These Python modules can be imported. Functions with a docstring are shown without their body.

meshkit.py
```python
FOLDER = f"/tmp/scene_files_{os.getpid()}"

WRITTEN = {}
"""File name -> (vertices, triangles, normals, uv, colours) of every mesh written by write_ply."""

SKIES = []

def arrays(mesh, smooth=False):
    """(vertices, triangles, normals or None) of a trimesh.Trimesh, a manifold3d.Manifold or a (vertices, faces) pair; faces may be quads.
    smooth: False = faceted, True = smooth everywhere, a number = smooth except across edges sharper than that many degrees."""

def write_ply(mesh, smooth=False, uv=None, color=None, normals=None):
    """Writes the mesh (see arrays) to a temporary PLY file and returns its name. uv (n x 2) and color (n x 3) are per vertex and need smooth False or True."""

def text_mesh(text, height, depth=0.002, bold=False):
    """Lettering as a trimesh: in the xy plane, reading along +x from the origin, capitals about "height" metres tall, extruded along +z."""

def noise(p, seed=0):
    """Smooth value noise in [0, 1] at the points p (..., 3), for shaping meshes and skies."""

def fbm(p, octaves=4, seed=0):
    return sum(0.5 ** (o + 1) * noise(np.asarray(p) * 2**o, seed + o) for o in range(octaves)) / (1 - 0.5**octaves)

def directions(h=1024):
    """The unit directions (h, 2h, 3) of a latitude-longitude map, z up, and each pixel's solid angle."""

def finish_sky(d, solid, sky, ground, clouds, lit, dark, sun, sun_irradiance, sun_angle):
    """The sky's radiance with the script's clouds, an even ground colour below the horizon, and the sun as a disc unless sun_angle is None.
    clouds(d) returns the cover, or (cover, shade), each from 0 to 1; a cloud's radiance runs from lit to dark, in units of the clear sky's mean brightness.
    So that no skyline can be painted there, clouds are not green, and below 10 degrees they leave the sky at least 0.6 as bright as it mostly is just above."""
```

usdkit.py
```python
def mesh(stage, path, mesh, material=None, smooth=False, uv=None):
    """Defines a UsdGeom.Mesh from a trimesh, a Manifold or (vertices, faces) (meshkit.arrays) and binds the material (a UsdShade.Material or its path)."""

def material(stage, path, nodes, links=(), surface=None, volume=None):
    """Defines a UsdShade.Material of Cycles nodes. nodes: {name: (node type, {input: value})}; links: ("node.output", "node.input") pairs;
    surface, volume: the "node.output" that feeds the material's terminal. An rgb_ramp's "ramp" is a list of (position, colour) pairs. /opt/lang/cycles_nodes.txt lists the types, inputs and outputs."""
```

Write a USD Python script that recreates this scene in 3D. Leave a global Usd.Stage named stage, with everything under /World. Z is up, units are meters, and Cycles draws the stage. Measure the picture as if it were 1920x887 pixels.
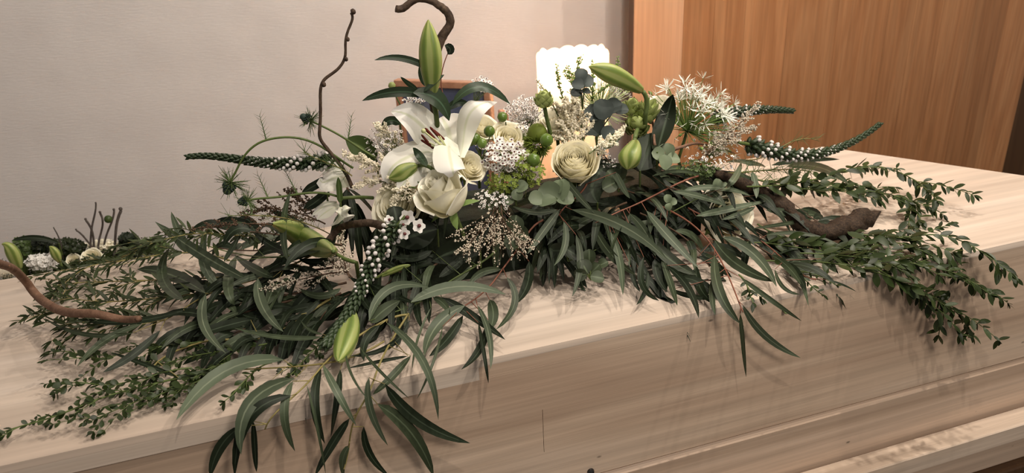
import math, numpy as np, usdkit
from meshkit import noise, fbm
from scipy.interpolate import make_interp_spline
from pxr import Usd, UsdGeom, UsdLux, UsdShade, Sdf, Gf, Vt
import trimesh

stage = Usd.Stage.CreateInMemory()
UsdGeom.SetStageUpAxis(stage, 'Z')
UsdGeom.SetStageMetersPerUnit(stage, 1.0)
UsdGeom.Xform.Define(stage, '/World')
rng = np.random.default_rng(11)
A = np.array

# ---------------------------------------------------------------- camera
ZT = 0.85                                   # height of the coffin lid
F = 1400.0
_n = A([170, 3150, F]); _n = _n / np.linalg.norm(_n)
_d1 = A([5052, -895, F], float); _d1 -= _d1.dot(_n) * _n; _d1 /= np.linalg.norm(_d1)
_R = A([_d1, np.cross(-_n, _d1), -_n])
CP = A([0, 0, ZT + 0.58])
CR, CU, CF = _R @ A([1., 0, 0]), _R @ A([0., -1, 0]), _R @ A([0., 0, 1])
cam = UsdGeom.Camera.Define(stage, '/World/camera')
_m = np.eye(4); _m[0, :3], _m[1, :3], _m[2, :3], _m[3, :3] = CR, CU, -CF, CP
cam.AddTransformOp().Set(Gf.Matrix4d(*_m.ravel().tolist()))
cam.CreateHorizontalApertureAttr(36.0); cam.CreateVerticalApertureAttr(36.0 * 887 / 1920)
cam.CreateFocalLengthAttr(36.0 * F / 1920)
cam.CreateFStopAttr(6.0); cam.CreateFocusDistanceAttr(1.17)
cam.CreateClippingRangeAttr((0.05, 50))
cam.CreateExposureAttr(0.0)

# ---------------------------------------------------------------- light
def sky():  # added dome: even ambient fill for the room, not an open sky
    d = UsdLux.DomeLight.Define(stage, '/World/room_light')
    d.CreateIntensityAttr(0.068); d.CreateColorAttr(Gf.Vec3f(1.0, 0.93, 0.87))
sky()
def downlight(k, pos, target, radius, watts, col, cone=70, soft=.6):
    l = UsdLux.DiskLight.Define(stage, f'/World/downlight_{k:03d}')
    l.CreateRadiusAttr(radius); l.CreateIntensityAttr(watts); l.CreateColorAttr(Gf.Vec3f(*col))
    z = A(pos, float) - A(target, float); z /= np.linalg.norm(z)
    x = np.cross(A([0, 1, 0.01]), z); x /= np.linalg.norm(x); y = np.cross(z, x)
    m = np.eye(4); m[0, :3], m[1, :3], m[2, :3], m[3, :3] = x, y, z, pos
    l.AddTransformOp().Set(Gf.Matrix4d(*m.ravel().tolist()))
    s = UsdLux.ShapingAPI.Apply(l.GetPrim()); s.CreateShapingConeAngleAttr(cone); s.CreateShapingConeSoftnessAttr(soft)
WARM = (1.0, .89, .77)
downlight(1, (1.00, 0.66, 2.75), (1.00, 0.98, .85), .022, 3100, WARM, 31, .95)
downlight(2, (0.35, 0.05, 2.75), (0.42, 1.12, 1.06), .022, 2300, WARM, 15, 1.0)  # added fill aimed at the flowers to brighten their fronts
downlight(3, (1.75, 0.95, 2.75), (1.5, 1.1, .85), .022, 3300, WARM, 36, .9)
downlight(4, (0.65, 1.10, 2.75), (0.60, 2.2, 1.35), .05, 560, WARM, 36, 1.0)
downlight(6, (1.9, 1.25, 2.75), (1.85, 2.0, 1.25), .05, 560, WARM, 34, .95)  # added wash that brightens the wooden divider
downlight(5, (0.8, -1.2, 2.6), (1.05, .85, .6), .25, 42, WARM, 38, 1.0)  # added soft fill from behind the camera for the front board

# ---------------------------------------------------------------- prims
_count = {}
def _name(parent, name):
    k = (parent, name); n = _count.get(k, 0); _count[k] = n + 1
    return f'{parent}/{name}' if n == 0 else f'{parent}/{name}_{n:03d}'
def thing(name, label, cat, loc=(0, 0, 0), group=None, kind=None):
    p = _name('/World', name)
    x = UsdGeom.Xform.Define(stage, p); x.AddTranslateOp().Set(Gf.Vec3d(*map(float, loc)))
    o = x.GetPrim()
    if label: o.SetCustomDataByKey('label', label)
    if cat: o.SetCustomDataByKey('category', cat)
    if group: o.SetCustomDataByKey('group', group)
    if kind: o.SetCustomDataByKey('kind', kind)
    return (p, A(loc, float))
def clampv(v):
    """plants lie on the lid and hang before the front board, never inside"""
    v = A(v, float).copy()
    on = (v[:, 1] > .862) & (v[:, 1] < 1.455) & (v[:, 2] < ZT + .0015)
    deep = on & (v[:, 2] > ZT - .03)
    v[deep, 2] = ZT + .0015
    fr = (v[:, 1] > .853) & (v[:, 1] < 1.4) & (v[:, 2] < ZT + .001)
    v[fr, 1] = .853
    return v
def part(t, name, vf, mat, smooth=True, uv=None, label=None, kind=None, parent=None, clamp=True):
    v, f = A(vf[0], float), A(vf[1], int)
    if clamp: v = clampv(v)
    p = _name(parent or t[0], name)
    m = usdkit.mesh(stage, p, (v - t[1], f), MAT[mat], smooth=smooth, uv=uv)
    if label: m.GetPrim().SetCustomDataByKey('label', label)
    if kind: m.GetPrim().SetCustomDataByKey('kind', kind)
    return p
def structure(name, vf, mat, smooth=False):
    p = _name('/World', name)
    m = usdkit.mesh(stage, p, vf, MAT[mat], smooth=smooth)
    m.GetPrim().SetCustomDataByKey('kind', 'structure')
    return p

# ---------------------------------------------------------------- materials
MAT = {}
def mat(name, nodes, links, surface):
    MAT[name] = usdkit.material(stage, '/World/Looks/' + name, nodes, links, surface=surface)
def plain(name, col, rough=.5, spec=.4, **kw):
    mat(name, {'p': ('principled_bsdf', {'base_color': col, 'roughness': rough, 'specular_ior_level': spec, **kw})}, [], 'p.BSDF')
def plant(name, col, var=.35, rough=.5, spec=.35, rib=None, under=None, trans=.25, scale=60, tip=None):
    """leaf and petal look: tone varies from piece to piece and over a piece; rib: colour of the midrib; under: colour of the underside; tip: colour towards the tip"""
    c = A(col)
    N = {'oi': ('object_info', {}), 'g': ('geometry', {}), 'uv': ('uvmap', {'attribute': 'st'}), 'sx': ('separate_xyz', {}),
         'nz': ('noise_texture', {'scale': scale, 'detail': 3}),
         'add': ('math', {'math_type': 'multiply_add', 'value2': .55, 'value3': 0.0}),
         'ad2': ('math', {'math_type': 'multiply_add', 'value2': .45}),
         'r': ('rgb_ramp', {'ramp': [(0, tuple(c * (1 - var))), (.5, tuple(c)), (1, tuple(np.minimum(c * (1 + var) + .01, 1)))]}),
         'p': ('principled_bsdf', {'roughness': rough, 'specular_ior_level': spec}),
         't': ('translucent_bsdf', {}), 'm': ('mix_closure', {'fac': trans})}
    L = [('g.position', 'nz.vector'), ('uv.UV', 'sx.vector'), ('oi.random', 'add.value1'), ('nz.fac', 'ad2.value1'), ('add.value', 'ad2.value3'), ('ad2.value', 'r.fac')]
    out = 'r.color'
    if tip is not None:
        N['tr'] = ('map_range', {'from_min': .1, 'from_max': .95, 'clamp': True}); N['tm'] = ('mix', {'color2': tip})
        L += [('sx.x', 'tr.value'), ('tr.result', 'tm.fac'), (out, 'tm.color1')]; out = 'tm.color'
    if under is not None:
        N['um'] = ('mix', {'color2': under}); L += [('g.backfacing', 'um.fac'), (out, 'um.color1')]; out = 'um.color'
    if rib is not None:
        N['s1'] = ('math', {'math_type': 'subtract', 'value2': .5}); N['s2'] = ('math', {'math_type': 'absolute'})
        N['s3'] = ('map_range', {'from_min': .025, 'from_max': .075, 'to_min': 1.0, 'to_max': 0.0, 'clamp': True})
        N['rm'] = ('mix', {'color2': rib})
        L += [('sx.y', 's1.value1'), ('s1.value', 's2.value1'), ('s2.value', 's3.value'), ('s3.result', 'rm.fac'), (out, 'rm.color1')]; out = 'rm.color'
    L += [(out, 'p.base_color'), (out, 't.color'), ('p.BSDF', 'm.closure1'), ('t.BSDF', 'm.closure2')]
    mat(name, N, L, 'm.closure')
def wood(name, cols, scale=(1.2, 14, 14), rough=.45, knots=0.0, dist=1.2, fine=.35, seed=0.0, coat=0.0, vary=0.0):
    """grain stretched along the axis whose scale is smallest"""
    N = {'g': ('geometry', {}), 'mp': ('mapping', {'scale': scale, 'location': (seed, seed * 1.7, seed * .6)}),
         'n1': ('noise_texture', {'scale': 1.0, 'detail': 3, 'distortion': dist, 'roughness': .55}),
         'm2': ('mapping', {'scale': tuple(A(scale) * A([3.0, 9, 9]) if scale[0] < 2.5 else A(scale) * A([9, 9, 3.0]))}),
         'n2': ('noise_texture', {'scale': 1.0, 'detail': 4, 'roughness': .65}),
         'r': ('rgb_ramp', {'ramp': [(.25, cols[0]), (.48, cols[1]), (.62, cols[2]), (.8, cols[1])]}),
         'fr': ('map_range', {'from_min': .35, 'from_max': .75, 'to_min': 1.0 - fine * .5, 'to_max': 1.0 + fine * .35}),
         'mu': ('vector_math', {'math_type': 'scale'}),
         'bp': ('bump', {'strength': .12, 'distance': .002}),
         'p': ('principled_bsdf', {'roughness': rough, 'specular_ior_level': .35, 'coat_weight': coat, 'coat_roughness': .25})}
    L = [('g.position', 'mp.vector'), ('mp.vector', 'n1.vector'), ('g.position', 'm2.vector'), ('m2.vector', 'n2.vector'), ('n1.fac', 'r.fac'),
         ('n2.fac', 'fr.value'), ('r.color', 'mu.vector1'), ('fr.result', 'mu.scale'), ('n2.fac', 'bp.height'), ('bp.normal', 'p.normal')]
    out = 'mu.vector'
    if vary:
        N['oi'] = ('object_info', {}); N['ov'] = ('map_range', {'to_min': 1 - vary, 'to_max': 1 + vary}); N['om'] = ('vector_math', {'math_type': 'scale'})
        L += [('oi.random', 'ov.value'), (out, 'om.vector1'), ('ov.result', 'om.scale')]; out = 'om.vector'
    if knots:
        N['km'] = ('mapping', {'scale': (8, 16, 16)}); N['vo'] = ('voronoi_texture', {'scale': 1.0})
        N['kr'] = ('map_range', {'from_min': knots * .5, 'from_max': knots, 'to_min': .35, 'to_max': 1.0, 'clamp': True}); N['kk'] = ('vector_math', {'math_type': 'scale'})
        L += [('g.position', 'km.vector'), ('km.vector', 'vo.vector'), ('vo.distance', 'kr.value'), (out, 'kk.vector1'), ('kr.result', 'kk.scale')]; out = 'kk.vector'
    L.append((out, 'p.base_color'))
    mat(name, N, L, 'p.BSDF')

plant('eucalyptus', (.040, .055, .027), .55, .5, .28, rib=(.10, .13, .075), under=(.060, .082, .045), trans=.10)
plant('eucalyptus_lit', (.072, .095, .056), .4, .5, .3, rib=(.17, .20, .13), under=(.09, .12, .07), trans=.12)  # lighter copy: light on the topmost leaves put into the colour
plant('eucalyptus_dark_shade', (.011, .018, .0075), .5, .5, .22, rib=(.045, .062, .038), trans=.08)  # darker copy: shade put into deep leaves; also serves naturally dark leaves
plant('box_leaf', (.022, .037, .0075), .7, .42, .32, under=(.06, .085, .024), trans=.12)
plant('willow_leaf', (.028, .040, .011), .55, .5, .25, under=(.065, .085, .032), trans=.15)
plant('lily_leaf', (.020, .036, .016), .4, .4, .35, rib=(.05, .09, .05), trans=.10)
plant('green_leaf', (.055, .09, .022), .35, .4, .4, rib=(.12, .18, .06), trans=.2)
plant('round_blue', (.062, .078, .072), .45, .55, .25, under=(.075, .09, .085), trans=.08)
plant('round_green', (.17, .215, .13), .4, .5, .3, under=(.20, .24, .15), trans=.2)
plant('feather', (.10, .15, .05), .4, .5, .3, trans=.2)
plant('rose_petal', (.95, .87, .57), .05, .5, .25, trans=.16, scale=30, tip=(.98, .94, .77))
plant('rose_white', (.93, .88, .64), .05, .5, .25, trans=.15, scale=30, tip=(.98, .95, .82))
plant('sepal', (.16, .24, .07), .3, .5, .3, trans=.2)
plant('lily_petal', (.74, .74, .62), .05, .42, .35, rib=(.66, .68, .52), trans=.16, tip=(.86, .84, .80))
plant('white_petal', (.86, .84, .80), .06, .55, .2, trans=.25)
plant('cream_bead', (.90, .83, .67), .15, .6, .2, trans=.2)
plant('beige_bead', (.70, .62, .50), .35, .6, .2, trans=.15)
plant('allium_petal', (.85, .85, .76), .08, .5, .2, trans=.25)
plant('pedicel', (.22, .34, .09), .3, .5, .3, trans=.2)
plant('spike_green', (.022, .038, .014), .5, .45, .35, trans=.05)
plant('spike_white', (.70, .66, .64), .15, .5, .3, trans=.15)
plant('berry', (.10, .17, .025), .25, .3, .5, trans=.0)
plant('pale_stalk', (.42, .50, .24), .2, .5, .3, trans=.2)
plant('bud_cluster', (.33, .39, .13), .35, .45, .35, trans=.1)
plant('green_ball', (.20, .26, .04), .35, .55, .25, trans=.2)
plant('stem_green', (.085, .12, .032), .25, .5, .3, trans=.0)
plant('stem_yellow', (.24, .20, .07), .3, .5, .3, trans=.0)
plant('stem_red', (.20, .075, .045), .35, .5, .3, trans=.0)
plant('stem_brown', (.085, .05, .03), .35, .6, .2, trans=.0)
plant('thistle', (.035, .055, .045), .4, .6, .2, trans=.0)
plain('anther', (.10, .018, .010), .7, .2)
plain('filament', (.50, .52, .26), .5)
plain('stigma', (.45, .20, .06), .5)
plain('eye', (.12, .03, .03), .6)
def lily_bud_look():
    N = {'uv': ('uvmap', {'attribute': 'st'}), 'sx': ('separate_xyz', {}), 'k': ('math', {'math_type': 'multiply', 'value2': 2 * math.pi * 6}),
         'c': ('math', {'math_type': 'cosine'}), 'k2': ('math', {'math_type': 'multiply_add', 'value2': .5, 'value3': .5}),
         'nz': ('noise_texture', {'scale': 45, 'detail': 2}), 'g': ('geometry', {}), 'ad': ('math', {'math_type': 'multiply_add', 'value2': .55}),
         'r': ('rgb_ramp', {'ramp': [(.25, (.12, .18, .035)), (.6, (.19, .26, .055)), (1.05, (.33, .38, .13))]}),
         'sr': ('map_range', {'from_min': .0, 'from_max': 1., 'to_min': .75, 'to_max': 1.1}), 'mu': ('vector_math', {'math_type': 'scale'}),
         'oi': ('object_info', {}),
         'p': ('principled_bsdf', {'roughness': .42, 'specular_ior_level': .4, 'subsurface_weight': .15, 'subsurface_scale': .004})}
    L = [('uv.UV', 'sx.vector'), ('sx.y', 'k.value1'), ('k.value', 'c.value1'), ('c.value', 'k2.value1'), ('g.position', 'nz.vector'), ('nz.fac', 'ad.value1'), ('k2.value', 'ad.value3'),
         ('ad.value', 'r.fac'), ('r.color', 'mu.vector1'), ('sx.x', 'sr.value'), ('sr.result', 'mu.scale'), ('mu.vector', 'p.base_color')]
    mat('lily_bud', N, L, 'p.BSDF')
lily_bud_look()
def bark_look(name, a, b, sc=90):
    mat(name, {'g': ('geometry', {}), 'n': ('noise_texture', {'scale': sc, 'detail': 6, 'roughness': .7}),
               'r': ('rgb_ramp', {'ramp': [(.3, a), (.55, tuple((A(a) + A(b)) / 2)), (.72, b)]}),
               'b': ('bump', {'strength': .8, 'distance': .003}), 'p': ('principled_bsdf', {'roughness': .7, 'specular_ior_level': .25})},
        [('g.position', 'n.vector'), ('n.fac', 'r.fac'), ('n.fac', 'b.height'), ('b.normal', 'p.normal'), ('r.color', 'p.base_color')], 'p.BSDF')
bark_look('bark', (.018, .010, .007), (.13, .085, .055))
bark_look('bark_grey', (.05, .04, .035), (.13, .11, .095))
bark_look('bark_moss', (.010, .006, .004), (.085, .052, .030), 230)
bark_look('bark_light', (.10, .050, .030), (.27, .155, .10), 60)
bark_look('foam', (.008, .014, .007), (.02, .03, .014), 150)
wood('coffin_lid', [(.51, .405, .325), (.57, .47, .385), (.61, .515, .435)], (.55, 5, 6), .42, knots=.045, fine=.34)
wood('coffin_front', [(.50, .35, .25), (.64, .48, .355), (.72, .56, .43)], (.5, 6, 9), .45, seed=3.1, knots=.05, fine=.36)
wood('coffin_base', [(.48, .335, .24), (.60, .445, .33), (.67, .51, .39)], (.5, 6, 9), .45, seed=6.3, knots=.05, fine=.36)
wood('lid_edge_lit', [(.58, .46, .365), (.66, .54, .44), (.70, .59, .49)], (.5, 6, 9), .45, seed=1.5, fine=.3)  # lid edge wood coloured lighter, as if lit
wood('rail_wood', [(.55, .42, .32), (.62, .49, .38), (.68, .55, .44)], (.9, 12, 12), .5, seed=8.0)
wood('veneer', [(.29, .125, .050), (.35, .16, .068), (.39, .19, .085)], (9, 9, .8), .38, seed=1.0, vary=.15, dist=2.2, fine=.42, coat=.15)
wood('veneer_light', [(.50, .28, .155), (.56, .32, .185), (.60, .35, .21)], (13, 13, .7), .38, seed=2.0, dist=.8, fine=.2, coat=.15)
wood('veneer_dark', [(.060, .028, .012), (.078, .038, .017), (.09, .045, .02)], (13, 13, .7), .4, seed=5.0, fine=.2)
wood('frame_wood', [(.36, .17, .10), (.42, .21, .125), (.46, .24, .15)], (2.0, 20, 20), .4)
plain('dark_floor', (.05, .04, .03), .5)
plain('screw', (.012, .011, .010), .3, .6)
plain('sideboard', (.55, .5, .45), .5)
plain('wall_plate', (.72, .70, .67), .4)
mat('plaster', {'g': ('geometry', {}), 'mp': ('mapping', {'scale': (40, 40, 260)}), 'n': ('noise_texture', {'scale': 1.0, 'detail': 4, 'roughness': .6}),
                'n2': ('noise_texture', {'scale': 9.0, 'detail': 3}),
                'r': ('rgb_ramp', {'ramp': [(.3, (.57, .53, .512)), (.7, (.615, .575, .555))]}), 'b': ('bump', {'strength': .35, 'distance': .002}),
                'p': ('principled_bsdf', {'roughness': .75, 'specular_ior_level': .2})},
    [('g.position', 'mp.vector'), ('mp.vector', 'n.vector'), ('g.position', 'n2.vector'), ('n2.fac', 'r.fac'), ('n.fac', 'b.height'), ('b.normal', 'p.normal'), ('r.color', 'p.base_color')], 'p.BSDF')
mat('photo_print', {'g': ('geometry', {}), 'n': ('noise_texture', {'scale': 14, 'detail': 4}),
                    'r': ('rgb_ramp', {'ramp': [(.3, (.05, .062, .12)), (.5, (.085, .105, .18)), (.7, (.15, .165, .23))]}), 'p': ('principled_bsdf', {'roughness': .2})},
    [('g.position', 'n.vector'), ('n.fac', 'r.fac'), ('r.color', 'p.base_color')], 'p.BSDF')
mat('wax', {'p': ('principled_bsdf', {'base_color': (.92, .80, .68), 'roughness': .5}), 't': ('translucent_bsdf', {'color': (1.0, .80, .62)}), 'm': ('mix_closure', {'fac': .62})},
    [('p.BSDF', 'm.closure1'), ('t.BSDF', 'm.closure2')], 'm.closure')
mat('flame', {'e': ('emission', {'color': (1.0, .88, .72), 'strength': 2200.0})}, [], 'e.emission')
plain('wick', (.02, .015, .01), .8)

# ---------------------------------------------------------------- pixels to places
def ray(px, py):
    px, py = np.asarray(px, float), np.asarray(py, float)
    return CF + CR * ((px - 960) / F)[..., None] - CU * ((py - 443.5) / F)[..., None]
_HX = [(-.6, .010), (-.45, .014), (-.25, .030), (-.05, .055), (.05, .085), (.15, .165), (.25, .205), (.40, .215), (.55, .205), (.70, .165), (.82, .095), (.95, .06), (1.1, .04), (1.25, .015)]
_hx = A(_HX)
def zsurf(X, Y):
    return ZT + .008 + np.interp(X, _hx[:, 0], _hx[:, 1]) * np.exp(-((Y - 1.17) / .125) ** 2)
_ts = np.arange(.55, 2.0, .003)
def surf_t(px, py):
    """depth at which the sight line through a point of the photo meets the heap of the arrangement, the lid or the front board"""
    px, py = np.atleast_1d(px), np.atleast_1d(py)
    out = []
    for x, y in zip(px, py):
        r = ray(x, y); p = CP + _ts[:, None] * r
        hit = (p[:, 1] > .852) & (p[:, 1] < 1.45) & (p[:, 2] < zsurf(p[:, 0], p[:, 1]))
        k = np.argmax(hit)
        out.append(_ts[k] if hit[k] else (1.20 / r[1]))
    return A(out)
def P(px, py, lift=0.0, Y=None):
    r = ray(px, py)
    t = (Y / r[1]) if Y is not None else float(surf_t(px, py)[0])
    return CP + r * (t - lift)
def depth(p): return float((A(p) - CP) @ CF)
def pxm(p): return depth(p) / F              # metres per photo pixel there
def spline(pts, n):
    pts = A(pts, float)
    if len(pts) == 2: return pts[0] + np.linspace(0, 1, n)[:, None] * (pts[1] - pts[0])
    d = np.r_[0, np.cumsum(np.linalg.norm(np.diff(pts, axis=0), axis=1) ** .7)]; d /= d[-1]
    return make_interp_spline(d, pts, k=min(3 if len(pts) > 3 else 2, len(pts) - 1))(np.linspace(0, 1, n))
def path(pts, n, lift=0.0, Y=None, deg=2):
    """a photo polyline as a smooth curve in space: on the heap, or in the upright plane(s) Y"""
    q = spline(A(pts, float)[:, :2], n); s = np.linspace(0, 1, n)
    r = ray(q[:, 0], q[:, 1])
    if Y is not None:
        t = np.interp(s, np.linspace(0, 1, np.size(Y)), np.atleast_1d(Y)) / r[:, 1]
    else:
        t0 = surf_t(q[:, 0], q[:, 1]); c = np.polyfit(s, t0, min(deg, n - 1)); t = np.polyval(c, s)
        t = t - max(0, (t - t0).max() * .8)
    return CP + r * (t - np.interp(s, np.linspace(0, 1, np.size(lift)), np.atleast_1d(lift)))[:, None]
def unit(v): v = A(v, float); return v / (np.linalg.norm(v, axis=-1, keepdims=True) + 1e-12)
def toward(p): return unit(CP - A(p))
UP = A([0, 0, 1.])

# ---------------------------------------------------------------- shapes
def tube(pts, radii, sides=6, rough=0.0, seed=0, cap=True):
    p = A(pts, float); n = len(p)
    r = np.interp(np.linspace(0, 1, n), np.linspace(0, 1, np.size(radii)), np.atleast_1d(radii))
    t = unit(np.gradient(p, axis=0)); a = np.zeros_like(p)
    a0 = np.cross(t[0], A([0, 0, 1.]) if abs(t[0, 2]) < .9 else A([1., 0, 0]))
    for i in range(n):
        a0 = a0 - t[i] * (a0 @ t[i]); a0 = a0 / (np.linalg.norm(a0) + 1e-12); a[i] = a0
    b = np.cross(t, a); an = np.arange(sides) * 2 * np.pi / sides
    d = np.cos(an)[None, :, None] * a[:, None] + np.sin(an)[None, :, None] * b[:, None]
    rr = np.repeat(r[:, None], sides, 1)
    v = p[:, None] + d * rr[..., None]
    if rough:
        k = (fbm(v.reshape(-1, 3) * (.9 / r.mean()), 3, seed).reshape(n, sides) - .5) * 2 * rough
        v = p[:, None] + d * (rr * (1 + k))[..., None]
    i, j = np.meshgrid(np.arange(n - 1), np.arange(sides), indexing='ij')
    q = np.stack([i * sides + j, i * sides + (j + 1) % sides, (i + 1) * sides + (j + 1) % sides, (i + 1) * sides + j], -1).reshape(-1, 4)
    f = np.vstack([q[:, [0, 1, 2]], q[:, [0, 2, 3]]]); v = v.reshape(-1, 3)
    if cap:
        m = len(v); v = np.vstack([v, p[0], p[-1]]); e = (n - 1) * sides; js = np.arange(sides)
        f = np.vstack([f, np.stack([np.full(sides, m), (js + 1) % sides, js], 1), np.stack([np.full(sides, m + 1), e + js, e + (js + 1) % sides], 1)])
    return v, f
def join(parts):
    vs, fs, n = [], [], 0
    for v, f in parts:
        vs.append(v); fs.append(A(f) + n); n += len(v)
    return np.vstack(vs), np.vstack(fs)
PROF = {'lance': lambda s: np.maximum(.03, (s ** .52) * ((1 - s) ** .68) / .4375),
        'oval': lambda s: np.maximum(.05, np.sin(np.pi * s ** .95) ** .7),
        'obovate': lambda s: np.maximum(.06, np.sin(np.pi * s ** 1.35) ** .75),
        'round': lambda s: np.maximum(.10, np.sqrt(np.maximum(0, 1 - (2 * s - 1) ** 2))),
        'tepal': lambda s: np.maximum(.04, np.where(s < .55, .38 + .62 * np.sin(np.pi / 2 * s / .55) ** 1.3, np.cos(np.pi / 2 * (s - .55) / .45) ** .8)),
        'strap': lambda s: np.maximum(.05, np.minimum(1, np.minimum(s * 6 + .3, ((1 - s) * 3) ** .6)))}
def blade(C, width, N, prof='lance', fold=.18, cup=0.0, m=3, wave=0.0, seed=0, twist=0.0):
    """a leaf or petal along the curve C; N: the way its face looks (one vector or one per point)"""
    C = A(C, float); n = len(C); s = np.linspace(0, 1, n)
    T = unit(np.gradient(C, axis=0)); N = np.broadcast_to(A(N, float), C.shape)
    S = unit(np.cross(T, N)); K = np.cross(S, T)
    if twist:
        ang = twist * (s - .3); S, K = S * np.cos(ang)[:, None] + K * np.sin(ang)[:, None], K * np.cos(ang)[:, None] - S * np.sin(ang)[:, None]
    w = PROF[prof](s) * width / 2; u = np.linspace(-1, 1, m)
    off = fold * np.abs(u)[None] + cup * (u ** 2)[None]
    if wave: off = off + wave * np.sin(s[:, None] * 9 + seed + 2.2 * np.sign(u)[None]) * np.abs(u)[None]
    v = C[:, None] + S[:, None] * (w[:, None] * u[None])[..., None] + K[:, None] * (w[:, None] * off)[..., None]
    i, j = np.meshgrid(np.arange(n - 1), np.arange(m - 1), indexing='ij')
    q = np.stack([i * m + j, i * m + j + 1, (i + 1) * m + j + 1, (i + 1) * m + j], -1).reshape(-1, 4)
    uv = np.stack(np.meshgrid(s, (u + 1) / 2, indexing='ij'), -1).reshape(-1, 2)
    return (v.reshape(-1, 3), np.vstack([q[:, [0, 1, 2]], q[:, [0, 2, 3]]])), uv
def lathe(profile, sides):
    """profile: (z, r) pairs, bottom to top, both ends at the axis"""
    pr = A(profile, float); n = len(pr); an = np.arange(sides) * 2 * np.pi / sides
    v = np.stack([pr[:, None, 1] * np.cos(an), pr[:, None, 1] * np.sin(an), np.repeat(pr[:, None, 0], sides, 1)], -1).reshape(-1, 3)
    i, j = np.meshgrid(np.arange(n - 1), np.arange(sides), indexing='ij')
    q = np.stack([i * sides + j, i * sides + (j + 1) % sides, (i + 1) * sides + (j + 1) % sides, (i + 1) * sides + j], -1).reshape(-1, 4)
    return v, np.vstack([q[:, [0, 1, 2]], q[:, [0, 2, 3]]])
def frame_of(d, roll=None):
    d = unit(np.atleast_2d(d)); ref = np.where(np.abs(d[:, 2:]) < .9, [[0, 0, 1.]], [[1., 0, 0]])
    a = unit(np.cross(ref, d)); b = np.cross(d, a)
    if roll is not None:
        c, s = np.cos(roll)[:, None], np.sin(roll)[:, None]; a, b = a * c + b * s, b * c - a * s
    return a, b, d
def scatter(tmpl, pos, dirs, scale, roll=None):
    """many copies of one small shape as one mesh"""
    v, f = tmpl; pos = np.atleast_2d(pos); n = len(pos)
    roll = rng.uniform(0, 6.28, n) if roll is None else roll
    a, b, d = frame_of(dirs, roll); sc = np.broadcast_to(np.asarray(scale, float), (n,))
    vv = pos[:, None] + sc[:, None, None] * (v[None, :, 0, None] * a[:, None] + v[None, :, 1, None] * b[:, None] + v[None, :, 2, None] * d[:, None])
    return vv.reshape(-1, 3), (f[None] + (np.arange(n) * len(v))[:, None, None]).reshape(-1, 3)
BEAD = lathe([(0, .0), (.25, .5), (.7, .42), (1, .0)], 4)
DROP = lathe([(0, .05), (.25, .30), (.6, .26), (1, .0)], 5)
EGG = lathe([(0, .05), (.18, .34), (.5, .46), (.82, .33), (1, .0)], 7)
BALL = lathe([(0, .02), (.07, .25), (.25, .43), (.5, .5), (.75, .43), (.93, .25), (1, .02)], 10)
SPINE = lathe([(0, .05), (1, .008)], 3)
def _floret(k, petal=.5, wid=.46, cup=.18):
    vs, fs = [], []
    for i in range(k):
        a = i * 2 * np.pi / k; c, s = np.cos(a), np.sin(a); R = A([[c, -s, 0], [s, c, 0], [0, 0, 1]])
        p = A([[.05, 0, 0], [petal * .55, wid * .5, cup * .5], [petal, wid * .2, cup], [petal, -wid * .2, cup], [petal * .55, -wid * .5, cup * .5]]) @ R.T
        vs.append(p); fs.append(A([[0, 2, 1], [0, 3, 2], [0, 4, 3]]) + 5 * i)
    return np.vstack(vs), np.vstack(fs)
FLORET = _floret(5)
STAR = _floret(6, .5, .075, .2)
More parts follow.
